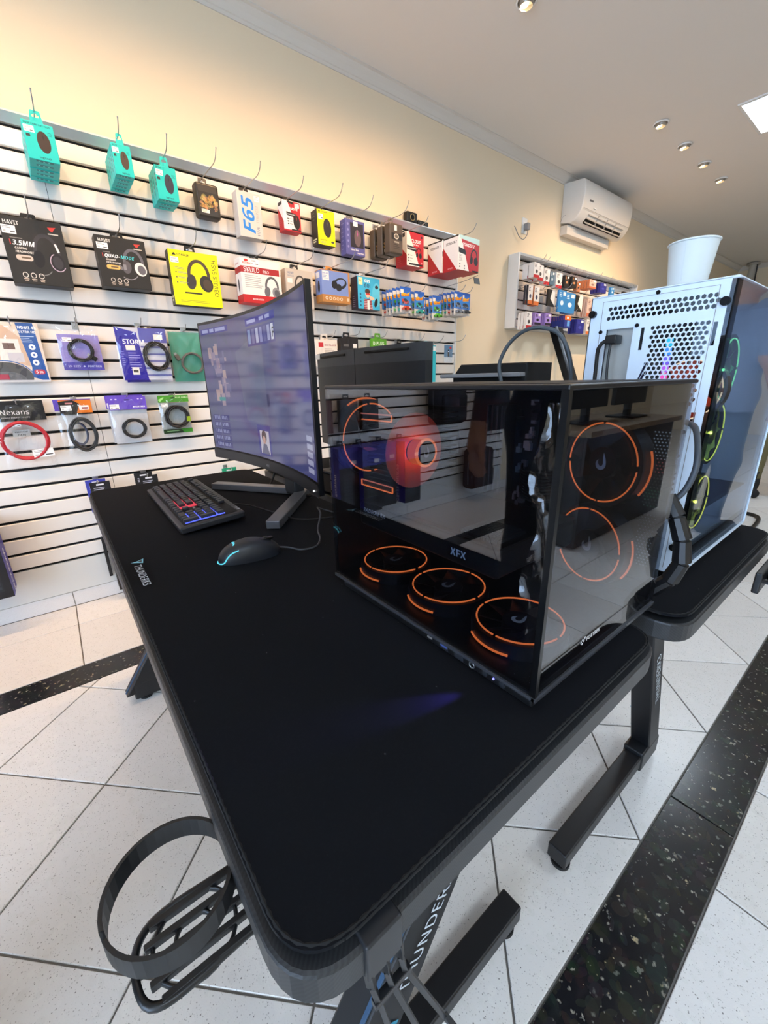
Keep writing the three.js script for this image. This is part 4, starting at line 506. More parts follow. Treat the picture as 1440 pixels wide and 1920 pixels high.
// ---------------------------------------------------------------- gaming desks
const DTOP = 0.735;
function rrect(w, d, r) { const s = new THREE.Shape(); s.moveTo(-w / 2 + r, -d / 2); s.lineTo(w / 2 - r, -d / 2); s.quadraticCurveTo(w / 2, -d / 2, w / 2, -d / 2 + r); s.lineTo(w / 2, d / 2 - r); s.quadraticCurveTo(w / 2, d / 2, w / 2 - r, d / 2); s.lineTo(-w / 2 + r, d / 2); s.quadraticCurveTo(-w / 2, d / 2, -w / 2, d / 2 - r); s.lineTo(-w / 2, -d / 2 + r); s.quadraticCurveTo(-w / 2, -d / 2, -w / 2 + r, -d / 2); return s; }
const matTex = tex(512, 512, (g, w, h) => { R(g, 0, 0, w, h, '#0b0d12'); for (let i = 0; i < 16000; i++) { const v = 9 + rnd() * 9 | 0; R(g, rnd() * w, rnd() * h, 1.5, 1.5, `rgb(${v - 1},${v + 1},${v + 6})`); } for (let i = 0; i < 14; i++) R(g, rnd() * w, rnd() * h, 2, 1.4, '#6a6c70'); }, [1 / 0.4, 1 / 0.4]);
const clothM = new THREE.MeshPhysicalMaterial({ map: matTex, roughness: 0.9, specularIntensity: 0.3 });
const stitchM = std(0x0b0c0e, 0.9), frameM = std(0x121316, 0.42), metalEdge = std(0x16181b, 0.38);
function desk(label, matLabel, cx, cz, turn, W, D, lean, face) {
  const o = thing('gaming_desk', label, 'desk', [cx, 0, cz], turn);
  const top = new THREE.ExtrudeGeometry(rrect(W, D, 0.05), { depth: 0.024, bevelEnabled: true, bevelThickness: 0.003, bevelSize: 0.003, bevelOffset: -0.003, bevelSegments: 2, curveSegments: 8 }).rotateX(-Math.PI / 2);
  part('tabletop', at(top, 0, DTOP - 0.035, 0), carbonM, o);
  for (const s of [-1, 1]) {
    const x = s * (W / 2 - 0.145), leg = sub('leg', o, x, 0, 0), y0 = 0.035, y1 = DTOP - 0.035;
    const sh = new THREE.Shape(lean(y0, y1).map(([z, y]) => new THREE.Vector2(-z, y)));
    part('plate', at(new THREE.ExtrudeGeometry(sh, { depth: 0.044, bevelEnabled: true, bevelThickness: 0.003, bevelSize: 0.003, bevelOffset: -0.003, bevelSegments: 1 }).rotateY(Math.PI / 2), -0.022, 0, 0), frameM, leg);
    part('edge_strip', bar([0.02, 0.05, lean(0.05, 0.6)[0][0] + 0.0005], [0.02, 0.6, lean(0.035, 0.7)[0][0] + (lean(0.035, 0.7)[3][0] - lean(0.035, 0.7)[0][0]) * 0.85], 0.006, 0.004), std(0x2a4a68, 0.4), leg);
    part('foot_bar', rbx(-0.022, 0.022, 0.022, 0.062, -0.225, 0.2, 0.004), frameM, leg);
    part('shoe', rbx(-0.026, 0.026, 0.012, 0.075, 0.17, 0.285, 0.006), metalEdge, leg);
    for (const z of [-0.2, 0.25]) { part('foot_pad', cyl(0.021, 0.008, 0, 0.004, z, 'y', 24), M.rubber, leg); part('pad_stem', cyl(0.011, 0.016, 0, 0.014, z, 'y', 16), M.black, leg); }
    part('top_bracket', rbx(-0.025, 0.025, DTOP - 0.06, DTOP - 0.036, -0.25, 0.22, 0.003), frameM, leg);
    const a = Math.atan2(0.62, 0.405), tx = decal('lettering', 0.22, 0.04, 512, 94, (g, w, h) => { g.clearRect(0, 0, w, h); T(g, 'THUNDERX3', 6, 50, 74, '#c9d3dc', { w: 'normal', sx: 1.08 }); }, leg); tx.rotation.set(0, face * Math.PI / 2, face > 0 ? a : Math.PI * 0.62, 'YXZ'); tx.position.set(face * 0.0255, 0.352, face > 0 ? 0.036 : 0.14); tx.visible = true;
    const lg = decal('emblem', 0.055, 0.075, 96, 128, (g) => { g.clearRect(0, 0, 96, 128); Poly(g, [[4, 4], [92, 20], [84, 60], [40, 124], [30, 60]], '#2f8fae'); Poly(g, [[20, 24], [80, 30], [44, 60]], '#17313c'); Poly(g, [[40, 70], [76, 56], [40, 108]], '#17313c'); }, leg); lg.rotation.set(0, Math.PI / 2, a - Math.PI / 2, 'YXZ'); lg.position.set(0.0255, 0.2, face > 0 ? 0.135 : 0.2);
  }
  part('crossbar', rbx(-W / 2 + 0.16, W / 2 - 0.16, 0.6, 0.66, -0.15, -0.12, 0.004), frameM, o);
  const m = thing('desk_mat', matLabel, 'desk mat', [cx, DTOP, cz], turn);
  part('cloth', new THREE.ExtrudeGeometry(rrect(W - 0.012, D - 0.012, 0.045), { depth: 0.0035, bevelEnabled: false, curveSegments: 8 }).rotateX(-Math.PI / 2), clothM, m);
  const pts = rrect(W - 0.016, D - 0.016, 0.045).getSpacedPoints(240).slice(0, -1).map((p) => [p.x, 0.0012, p.y]);
  const edge = tube(pts, 0.0027, 900, 6, true), ep = edge.attributes.position; for (let i = 0; i < ep.count; i++) { const ring = Math.floor(i / 7); ep.setY(i, ep.getY(i) + (ring % 2 ? 0.0005 : 0)); } edge.computeVertexNormals();
  part('stitched_edge', edge, stitchM, m);
  return [o, m];
}
const [desk1, mat1] = desk('black gaming desk with carbon edge in the foreground', 'black cloth mat covering the foreground desk', 1.5825, -0.3085, 0, 1.505, 0.545, (a, b) => [[0.308, a], [0.19, a], [-0.218, b], [-0.132, b]], 1);
const [desk2] = desk('second black gaming desk carrying the white computer', 'black cloth mat covering the second desk', 1.595, -0.91, Math.PI, 1.5, 0.56, (a, b) => [[0.29, a], [0.225, a], [-0.02, b], [0.045, b]], -1);
{ const d = decal('printed_logo', 0.15, 0.026, 512, 90, (g, w, h) => { g.clearRect(0, 0, w, h); Poly(g, [[4, 4], [86, 18], [60, 50], [38, 86], [28, 40]], '#7fc6da'); Poly(g, [[24, 16], [70, 24], [36, 44]], '#17191d'); T(g, 'THUNDERX3', 104, 54, 60, '#cfd6dc', { w: 'normal', sx: 1.08 }); }, mat1); d.rotation.x = -Math.PI / 2; d.position.set(1.655 - 1.5825, 0.0039, -0.071 + 0.3085); }
{ // cup holder clamped under the front edge of the first desk
  const h = sub('cup_holder', desk1, 2.2 - 1.5825, 0, 0.003 + 0.3085), m = std(0x131518, 0.36);
  
  const band = (pts, hgt, th) => { const pos = [], idx = []; pts.forEach(([x, z]) => { const l = Math.hypot(x, z), nx = x / l, nz = z / l; for (const [dx, y] of [[0, 0], [th, 0], [th, hgt], [0, hgt]]) pos.push(x + nx * dx, y, z + nz * dx); }); for (let i = 0; i < pts.length - 1; i++) for (let k = 0; k < 4; k++) { const a = i * 4 + k, b = i * 4 + (k + 1) % 4, c = a + 4, d = b + 4; idx.push(a, b, c, b, d, c); } const e = (pts.length - 1) * 4; idx.push(0, 2, 1, 0, 3, 2, e, e + 1, e + 2, e, e + 2, e + 3); const g = new THREE.BufferGeometry(); g.setAttribute('position', new THREE.Float32BufferAttribute(pos, 3)); g.setIndex(idx); const n = g.toNonIndexed(); n.computeVertexNormals(); return n; };
  const arc = (a0, a1, n) => Array.from({ length: n + 1 }, (_, i) => { const a = (a0 + (a1 - a0) * i / n) * Math.PI / 180; return [0.0455 * Math.cos(a), 0.0435 * Math.sin(a)]; });
  part('ring', at(band(arc(84, 250, 18), 0.019, 0.003), 0, 0.689, 0), m, h); part('ring', at(band(arc(76, -80, 18), 0.019, 0.003), 0, 0.689, 0), m, h);
  part('bracket', rbx(-0.05, 0.05, 0.6, DTOP - 0.036, -0.056, -0.05, 0.002), m, h);
  part('gusset', bar([0, 0.69, -0.052], [0, 0.69, -0.046], 0.05, 0.05), m, h);
  const bp = (x0, x1, z0, z1) => rbx(x0, x1, 0.604, 0.611, z0, z1, 0.001);
  for (let i = 0; i < 5; i++) part('grid_bar', bp(-0.045 + i * 0.0145 - 0.003, -0.045 + i * 0.0145 + 0.003, -0.05, 0.036 - Math.abs(i - 2) * 0.006), m, h);
  part('grid_rim', tube([[-0.048, 0.6075, -0.05], [-0.048, 0.6075, 0.022], [-0.034, 0.6075, 0.036], [0.004, 0.6075, 0.036], [0.014, 0.6075, 0.026], [0.014, 0.6075, -0.05]], 0.0034, 40, 6), m, h);
  for (const r of [0.016, 0.034]) part('grid_arc', new THREE.TorusGeometry(r, 0.002, 6, 30).rotateX(Math.PI / 2).scale(1, 1.6, 1).translate(-0.016, 0.606, -0.008), m, h);
  // pronged hook for a controller at the short end
  const k = sub('controller_hook', desk1, 2.33 - 1.5825, 0, -0.1 + 0.3085), mm = std(0x1b1d21, 0.36);
  part('clamp', rbx(-0.03, 0.009, DTOP - 0.04, DTOP - 0.004, -0.015, 0.015, 0.002), mm, k);
  for (const z of [-0.0125, 0, 0.0125]) { part('prong', merge([bar([0.006, DTOP - 0.036, z], [0.004, DTOP - 0.058, z - 0.003], 0.0065, 0.004), bar([0.004, DTOP - 0.056, z - 0.003], [0.006, DTOP - 0.078, z - 0.007], 0.0055, 0.004), bar([0.006, DTOP - 0.076, z - 0.007], [0.012, DTOP - 0.185, z * 1.8 - 0.035], 0.005, 0.004), bar([0.012, DTOP - 0.183, z * 1.8 - 0.035], [0.035, DTOP - 0.19, z * 1.8 - 0.04], 0.005, 0.004)]), mm, k); }
  part('cross_bar', bar([0.006, DTOP - 0.076, -0.023], [0.006, DTOP - 0.076, 0.01], 0.006, 0.006), mm, k);
  const k2 = sub('cup_holder', desk2, -(2.352 - 1.595), 0, 0.17);
  part('bracket', rbx(-0.012, 0.0, 0.655, DTOP - 0.036, -0.07, 0.07, 0.003), m, k2); part('basket', at(band(Array.from({ length: 33 }, (_, i) => [0.046 * Math.cos(i / 16 * Math.PI), 0.046 * Math.sin(i / 16 * Math.PI)]), 0.02, 0.003), -0.06, 0.67, 0), m, k2); part('grid_bar', rbx(-0.1, -0.01, 0.655, 0.661, -0.004, 0.004, 0.001), m, k2);
}
// ---------------------------------------------------------------- curved monitor
{
  const o = thing('curved_monitor', 'large curved black monitor showing a dim blue game on the front desk', 'monitor', [1.36, DTOP + 0.0045, -0.5]);
  const hw = 0.358, yb = 0.094, yt = 0.513, zc = 0.042, sag = 0.042, N = 28, fz = (x) => zc + sag * (x / hw) ** 2;
  const front = Array.from({ length: N + 1 }, (_, i) => -hw + 2 * hw * i / N), sh = new THREE.Shape();
  front.forEach((x, i) => (i ? sh.lineTo(x, -fz(x)) : sh.moveTo(x, -fz(x)))); [...front].reverse().forEach((x) => sh.lineTo(x, -(fz(x) - 0.012 - 0.026 * (1 - (x / hw) ** 2))));
  part('housing', at(new THREE.ExtrudeGeometry(sh, { depth: yt - yb, bevelEnabled: false }).rotateX(-Math.PI / 2), 0, yb, 0), std(0x111216, 0.4), o);
  const grid = (x0, x1, y0, y1, dz, nx = 28, ny = 1) => { const g = new THREE.PlaneGeometry(x1 - x0, y1 - y0, nx, ny); g.translate((x0 + x1) / 2, (y0 + y1) / 2, 0); const p = g.attributes.position; for (let i = 0; i < p.count; i++) p.setZ(i, fz(p.getX(i)) + dz); g.computeVertexNormals(); return g; };
  const art = tex(1024, 560, (g, w, h) => {
    R(g, 0, 0, w, h, '#4d4f7c'); for (let i = 0; i < 260; i++) Ell(g, rnd() * w, rnd() * h, 20 + rnd() * 110, 20 + rnd() * 80, `rgba(${70 + rnd() * 40 | 0},${72 + rnd() * 40 | 0},${112 + rnd() * 40 | 0},0.12)`);
    Poly(g, [[150, 40], [260, 120], [330, 300], [300, 430], [120, 400]], 'rgba(92,88,136,0.55)'); Poly(g, [[300, 130], [560, 60], [560, 420], [340, 410]], 'rgba(110,116,140,0.5)'); Poly(g, [[560, 60], [w, 0], [w, 420], [560, 420]], 'rgba(84,88,130,0.5)'); R(g, 0, 420, w, 140, 'rgba(62,66,124,0.5)');
    for (let i = 0; i < 38; i++) R(g, 40 + rnd() * 150, 74 + rnd() * 250, 10 + rnd() * 34, 14 + rnd() * 48, ['#8f7f9c', '#a08d9e', '#6a6792', '#5b5a88', '#b39a9c'][i % 5]); R(g, 100, 316, 56, 16, '#2f8f90');
    R(g, 14, 18, 240, 24, '#2f318e'); for (const [a, b] of [[26, 50], [90, 36], [140, 90]]) R(g, a, 22, b, 14, '#9aa0d4');
    R(g, 424, 18, 290, 26, '#2c2e96'); for (const a of [440, 480, 560, 620]) R(g, a, 24, 44, 12, '#a9aede'); R(g, 430, 52, 276, 66, '#363885'); for (let i = 0; i < 7; i++) R(g, 438 + i * 38, 58, 26, 52, ['#7f96c8', '#6a6ca4', '#b6bada', '#8a8ec4', '#585a98', '#9da2cc', '#d8dcea'][i]); T(g, 'F', 674, 86, 44, '#3a3a44');
    for (let r = 0; r < 5; r++) for (let i = 0; i < 2; i++) { R(g, 24 + i * 66, 398 + r * 32, 50 + i * 26, 26, '#2e3078'); for (let k = 0; k < 4; k++) R(g, 30 + i * 66 + k * 14, 402 + r * 32, 8, 16, '#8d92c2'); }
    R(g, 430, 424, 128, 124, '#2a2c86'); R(g, 450, 446, 90, 96, '#c3bccb'); Ell(g, 490, 470, 24, 26, '#3a2c34'); Ell(g, 488, 484, 14, 18, '#c69c90'); Poly(g, [[456, 542], [478, 500], [508, 500], [536, 542]], '#5c5a78');
    for (let i = 0; i < 5; i++) R(g, 940, 420 + i * 26, 60, 18, '#9da0bf'); R(g, 560, 300, 26, 46, '#3c3e68');
  });
  part('screen', grid(-hw + 0.008, hw - 0.008, yb + 0.03, yt - 0.008, 0.0012), new THREE.MeshPhysicalMaterial({ color: 0x050508, roughness: 0.1, emissive: 0xffffff, emissiveMap: art, emissiveIntensity: 0.75 }), o);
  part('chin', grid(-hw, hw, yb - 0.004, yb + 0.026, 0.003), std(0x191a1e, 0.35), o);
  const lg = decal('chin_logo', 0.03, 0.012, 96, 40, ctxText('AOC', 34, '#9a9ca2'), o); lg.position.set(0, yb + 0.011, zc + 0.0045);
  part('power_led', cyl(0.0022, 0.003, hw - 0.03, yb + 0.006, fz(hw - 0.03) + 0.004, 'z', 10), glow(0xffffff, 1.4), o);
  part('column', rbx(-0.035, 0.035, 0.01, 0.34, -0.045, -0.012, 0.006), M.darkGrey, o); part('mount', rbx(-0.06, 0.06, 0.22, 0.34, -0.02, 0.016, 0.004), M.darkGrey, o);
  const footM = std(0x66666b, 0.32, 0.35);
  part('foot', bar([-0.005, 0.012, -0.055], [-0.271, 0.011, 0.127], 0.034, 0.02), footM, o); part('foot', bar([0.005, 0.012, -0.055], [0.236, 0.011, 0.147], 0.034, 0.02), footM, o);
  part('cable', tube([[-0.03, 0.2, -0.03], [-0.13, 0.1, -0.05], [-0.16, 0.03, -0.03], [-0.13, 0.0075, -0.005], [-0.03, 0.0075, -0.02], [0.06, 0.0075, -0.05]], 0.004, 50, 6), M.rubber, o);
}
// ---------------------------------------------------------------- keyboard and mouse
{
  const o = thing('keyboard', 'full size black keyboard with blue and red backlight on the mat', 'keyboard', [1.262, DTOP + 0.0058, -0.255], -0.02); o.rotation.order = 'YXZ'; o.rotation.x = 0.08;
  const L = 0.47, W = 0.152; o.position.y += 0.5 * W * Math.sin(0.08) - 0.0005;
  part('body', rbx(-L / 2, L / 2, 0, 0.017, -W / 2, W / 2, 0.005, 2), std(0x26272b, 0.45), o);
  part('key_bed', bx(-0.222, 0.222, 0.0165, 0.0176, -0.062, 0.064), M.slot, o);
  const blue = glow(new THREE.Color(0.1, 0.14, 1), 1.5), redG = glow(new THREE.Color(0.9, 0.05, 0.1), 0.8), dim = glow(new THREE.Color(0.35, 0.05, 0.12), 0.12);
  part('backlight', bx(0.137, 0.214, 0.0176, 0.019, -0.034, 0.058), blue, o); part('backlight', bx(-0.01, 0.085, 0.0176, 0.019, 0.0, 0.058), redG, o); part('backlight', bx(-0.218, -0.02, 0.0176, 0.0182, -0.034, 0.058), dim, o);
  const keyM = [std(0x2b2c31, 0.5), std(0x313237, 0.5)], U = 0.0192, rowsZ = [-0.052, -0.026, -0.0065, 0.013, 0.0325, 0.052], geos = new Map();
  const key = (x, z, u, v = 1) => { const id = u + ',' + v; if (!geos.has(id)) { const g = new RoundedBoxGeometry(u * U - 0.0036, 0.0075, v * 0.0195 - 0.0036, 1, 0.0016), p = g.attributes.position; for (let i = 0; i < p.count; i++) if (p.getY(i) > 0) { p.setX(i, p.getX(i) * (1 - 0.12 / u)); p.setZ(i, p.getZ(i) * (1 - 0.1 / v)); } geos.set(id, g); } const m = part('key', geos.get(id), keyM[rnd() * 2 | 0], o); m.position.set(x + u * U / 2, 0.0222, z + (v - 1) * 0.0195 / 2); };
  const x0 = -0.22, row = (r, us) => { let x = x0; for (const u of us) { if (u > 0) key(x, rowsZ[r], u); x += Math.abs(u) * U; } };
  row(0, [1, -1, 1, 1, 1, 1, -0.5, 1, 1, 1, 1, -0.5, 1, 1, 1, 1]); row(1, [...Array(13).fill(1), 2]); row(2, [1.5, ...Array(12).fill(1), 1.5]); row(3, [1.75, ...Array(11).fill(1), 2.25]); row(4, [2.25, ...Array(10).fill(1), 2.75]); row(5, [1.25, 1.25, 1.25, 6.25, 1.25, 1.25, 1.25, 1.25]);
  const xn = x0 + 15.25 * U; for (const r of [1, 2]) for (let i = 0; i < 3; i++) key(xn + i * U, rowsZ[r], 1); key(xn + U, rowsZ[4], 1); for (let i = 0; i < 3; i++) { key(xn + i * U, rowsZ[5], 1); key(xn + i * U, rowsZ[0], 1); }
  const xp = x0 + 18.5 * U; for (let i = 0; i < 4; i++) key(xp + i * U, rowsZ[1], 1); for (const r of [2, 3, 4]) for (let i = 0; i < 3; i++) key(xp + i * U, rowsZ[r], 1); key(xp + 3 * U, rowsZ[2], 1, 2); key(xp + 3 * U, rowsZ[4], 1, 2); key(xp, rowsZ[5], 2); key(xp + 2 * U, rowsZ[5], 1);
  const lg = decal('logo', 0.028, 0.009, 128, 40, ctxText('Trust', 34, '#b9b9be', { w: 'bold italic' }), o); lg.rotation.x = -Math.PI / 2; lg.position.set(xn + 1.5 * U, 0.0184, rowsZ[3]);
  const l2 = decal('badge', 0.03, 0.011, 128, 48, (g) => { g.clearRect(0, 0, 128, 48); R(g, 8, 10, 36, 26, '#a9aab0'); R(g, 56, 10, 24, 26, '#8a8b90'); R(g, 92, 10, 28, 26, '#c4c5c9'); }, o); l2.rotation.x = -Math.PI / 2; l2.position.set(0.2, 0.0174, -0.068);
  for (const s of [-1, 1]) part('foot', rbx(s * 0.19 - 0.02, s * 0.19 + 0.02, -0.01, 0.002, -W / 2 + 0.012, -W / 2 + 0.02, 0.002), M.black, o);
  part('cable', tube([[0.1, 0.006, -W / 2], [0.13, -0.004, -W / 2 - 0.04], [0.2, -0.012, -W / 2 - 0.07], [0.32, -0.014, -W / 2 - 0.1], [0.4, -0.012, -W / 2 - 0.19]], 0.0022, 40, 6), M.rubber, o);
}
{
  const o = thing('mouse', 'black gaming mouse with cyan light strip and emblem', 'mouse', [1.715, DTOP + 0.0045, -0.252], -0.12);
  const shape = (a, b) => { const c = Math.cos(b), s = Math.sin(b), z = 0.061 * Math.cos(a) * c ** 0.8, w = 0.0325 * (1 - 0.1 * Math.cos(a)) * (1 + 0.07 * Math.cos(2 * a)); return [w * Math.sin(a) * c ** 0.55, 0.038 * s ** 0.85 * (1 - 0.18 * Math.max(0, -z / 0.061)) , z]; };
  const nx = 48, ny = 16, pos = [], uv = [], idx = []; for (let j = 0; j <= ny; j++) for (let i = 0; i <= nx; i++) { const p = shape(i / nx * Math.PI * 2, j / ny * Math.PI / 2 * 0.9999); pos.push(...p); uv.push(i / nx, j / ny); } for (let j = 0; j < ny; j++) for (let i = 0; i < nx; i++) { const a = j * (nx + 1) + i, b = a + 1, c = a + nx + 1, d = c + 1; idx.push(a, b, c, b, d, c); }
  const g = new THREE.BufferGeometry(); g.setAttribute('position', new THREE.Float32BufferAttribute(pos, 3)); g.setAttribute('uv', new THREE.Float32BufferAttribute(uv, 2)); g.setIndex(idx); g.computeVertexNormals();
  part('shell', g, std(0x1d2027, 0.42), o);
  const cy = glow(new THREE.Color(0.12, 0.75, 0.95), 1.1), on = (a, b, k = 1.012) => shape(a, b).map((v) => v * k);
  part('light_strip', tube([on(-0.62, 0.03), on(-0.3, 0.03), on(0, 0.03), on(0.35, 0.04), on(0.55, 0.1), on(0.66, 0.3), on(0.8, 0.55), on(1.05, 0.72)], 0.0012, 60, 6), cy, o);
  const e = new THREE.Shape([[-0.009, 0.004], [-0.004, 0.008], [-0.003, 0.002], [0, 0.009], [0.003, 0.002], [0.004, 0.008], [0.009, 0.004], [0.006, -0.004], [0, -0.009], [-0.006, -0.004]].map((p) => new THREE.Vector2(...p)));
  const em = part('emblem', new THREE.ExtrudeGeometry(e, { depth: 0.0012, bevelEnabled: false }), cy, o); em.position.set(0, 0.0312, 0.0335); em.rotation.x = -0.92;
  part('scroll_wheel', cyl(0.009, 0.008, 0, 0.027, -0.034, 'x', 20), M.rubber, o); part('wheel_groove', rbx(-0.0055, 0.0055, 0.03, 0.0345, -0.048, -0.014, 0.002), M.blackGloss, o); part('side_button', rbx(-0.0335, -0.029, 0.02, 0.026, -0.02, 0.012, 0.002), M.black, o);
  part('cable', tube([[0, 0.008, -0.058], [0.01, 0.006, -0.075], [0.035, 0.005, -0.095], [0.035, 0.005, -0.125], [0.0, 0.005, -0.15], [-0.06, 0.006, -0.17], [-0.1, 0.03, -0.195], [-0.13, 0.034, -0.2], [-0.16, 0.02, -0.22], [-0.13, 0.006, -0.26], [-0.06, 0.005, -0.275]], 0.0021, 80, 6), std(0x3a3b40, 0.6), o);
}
// ---------------------------------------------------------------- back of the far monitor on the second desk
{
  const o = thing('curved_monitor', 'dark grey back of a wide monitor on the second desk', 'monitor', [1.225, DTOP + 0.0045, -0.86]);
  const hw = 0.318, m1 = std(0x3a3d40, 0.5), m2 = std(0x1d2024, 0.5), bulge = (x) => -0.034 * (x / hw) ** 2;
  for (const s of [-1, 1]) {
    const sh = new THREE.Shape(), pts = Array.from({ length: 13 }, (_, i) => s * hw * i / 12 + (i ? 0 : s * 0.0015)); pts.forEach((x, i) => (i ? sh.lineTo(x, -bulge(x)) : sh.moveTo(x, -bulge(x)))); [...pts].reverse().forEach((x) => sh.lineTo(x, -bulge(x) + 0.03)); sh.closePath();
    part('upper_shell', at(new THREE.ExtrudeGeometry(sh, { depth: 0.052, bevelEnabled: false }).rotateX(-Math.PI / 2), 0, 0.384, 0), m1, o); part('lower_shell', at(new THREE.ExtrudeGeometry(sh, { depth: 0.304, bevelEnabled: false }).rotateX(-Math.PI / 2), 0, 0.08, 0), m2, o);
    part('vent_slot', at(new RoundedBoxGeometry(0.2, 0.008, 0.008, 1, 0.003).rotateY(-s * -0.1), s * 0.16, 0.42, bulge(0.16) - 0.001), M.slot, o);
  }
  part('sticker', bx(-0.317, -0.278, 0.415, 0.434, bulge(0.29) + 0.004, bulge(0.29) + 0.006), M.white, o);
  part('column', rbx(-0.04, 0.04, 0.01, 0.26, -0.005, 0.03, 0.006), M.darkGrey, o); part('base', rbx(-0.12, 0.12, 0, 0.012, -0.09, 0.1, 0.005), M.darkGrey, o);
}
// ---------------------------------------------------------------- fans
const orangeG = glow(new THREE.Color(1.0, 0.2, 0.045), 1.5), fanBlack = std(0x0d0e11, 0.4), logoWhite = std(0xb4b6bc, 0.5);
const flameGeo = (() => { const s = new THREE.Shape(); s.moveTo(0.002, 0.014); s.bezierCurveTo(0.006, 0.006, 0.008, 0.002, 0.007, -0.004); s.bezierCurveTo(0.005, -0.012, -0.008, -0.012, -0.009, -0.003); s.bezierCurveTo(-0.009, 0.001, -0.007, 0.003, -0.005, 0.004); s.bezierCurveTo(-0.007, -0.002, -0.002, -0.006, 0.001, -0.004); s.bezierCurveTo(0.005, -0.001, 0.0, 0.006, 0.002, 0.014); return new THREE.ShapeGeometry(s, 8).rotateX(-Math.PI / 2); })();
const fanFrameGeo = (() => { const s = new THREE.Shape(); s.absarc(0, 0, 0.0592, 0, Math.PI * 2); const hole = new THREE.Path(); hole.absarc(0, 0, 0.0545, 0, Math.PI * 2, true); s.holes.push(hole); return new THREE.ExtrudeGeometry(s, { depth: 0.022, bevelEnabled: false, curveSegments: 28 }).rotateX(-Math.PI / 2).translate(0, -0.022, 0); })();
const bladeGeo = (() => { const g = new THREE.PlaneGeometry(0.036, 0.03, 4, 3); g.rotateX(-Math.PI / 2 + 0.5); g.translate(0.034, -0.01, 0); return g; })();
const arcGeo = (r, t, a0, a1) => new THREE.TorusGeometry(r, t, 6, 40, a1 - a0).rotateZ(a0).rotateX(Math.PI / 2);
const ringArcs = [[0.06, 1.5], [1.58, 3.02], [3.12, 4.62], [4.7, 6.2]].map(([a, b]) => arcGeo(0.0525, 0.0011, a, b));
function fan(parent, pos, side, m = orangeG, bladeM = fanBlack, logo = true) { // face up (+y); side = angle of the glowing side strip
  const f = sub('fan', parent, ...pos);
  part('frame', fanFrameGeo, fanBlack, f); part('hub', cyl(0.021, 0.018, 0, -0.01, 0, 'y', 28), fanBlack, f);
  for (let i = 0; i < 9; i++) { const b = part('blade', bladeGeo, bladeM, f); b.rotation.y = i * Math.PI * 2 / 9; }
  for (const g of ringArcs) part('light_ring', g, m, f).position.y = 0.0008;
  for (const a of side) part('light_strip', arcGeo(0.0605, 0.0014, a - 0.5, a + 0.5), m, f).position.y = -0.014;
  if (logo) part('logo', flameGeo, logoWhite, f).position.y = 0.0002;
  return f;
}
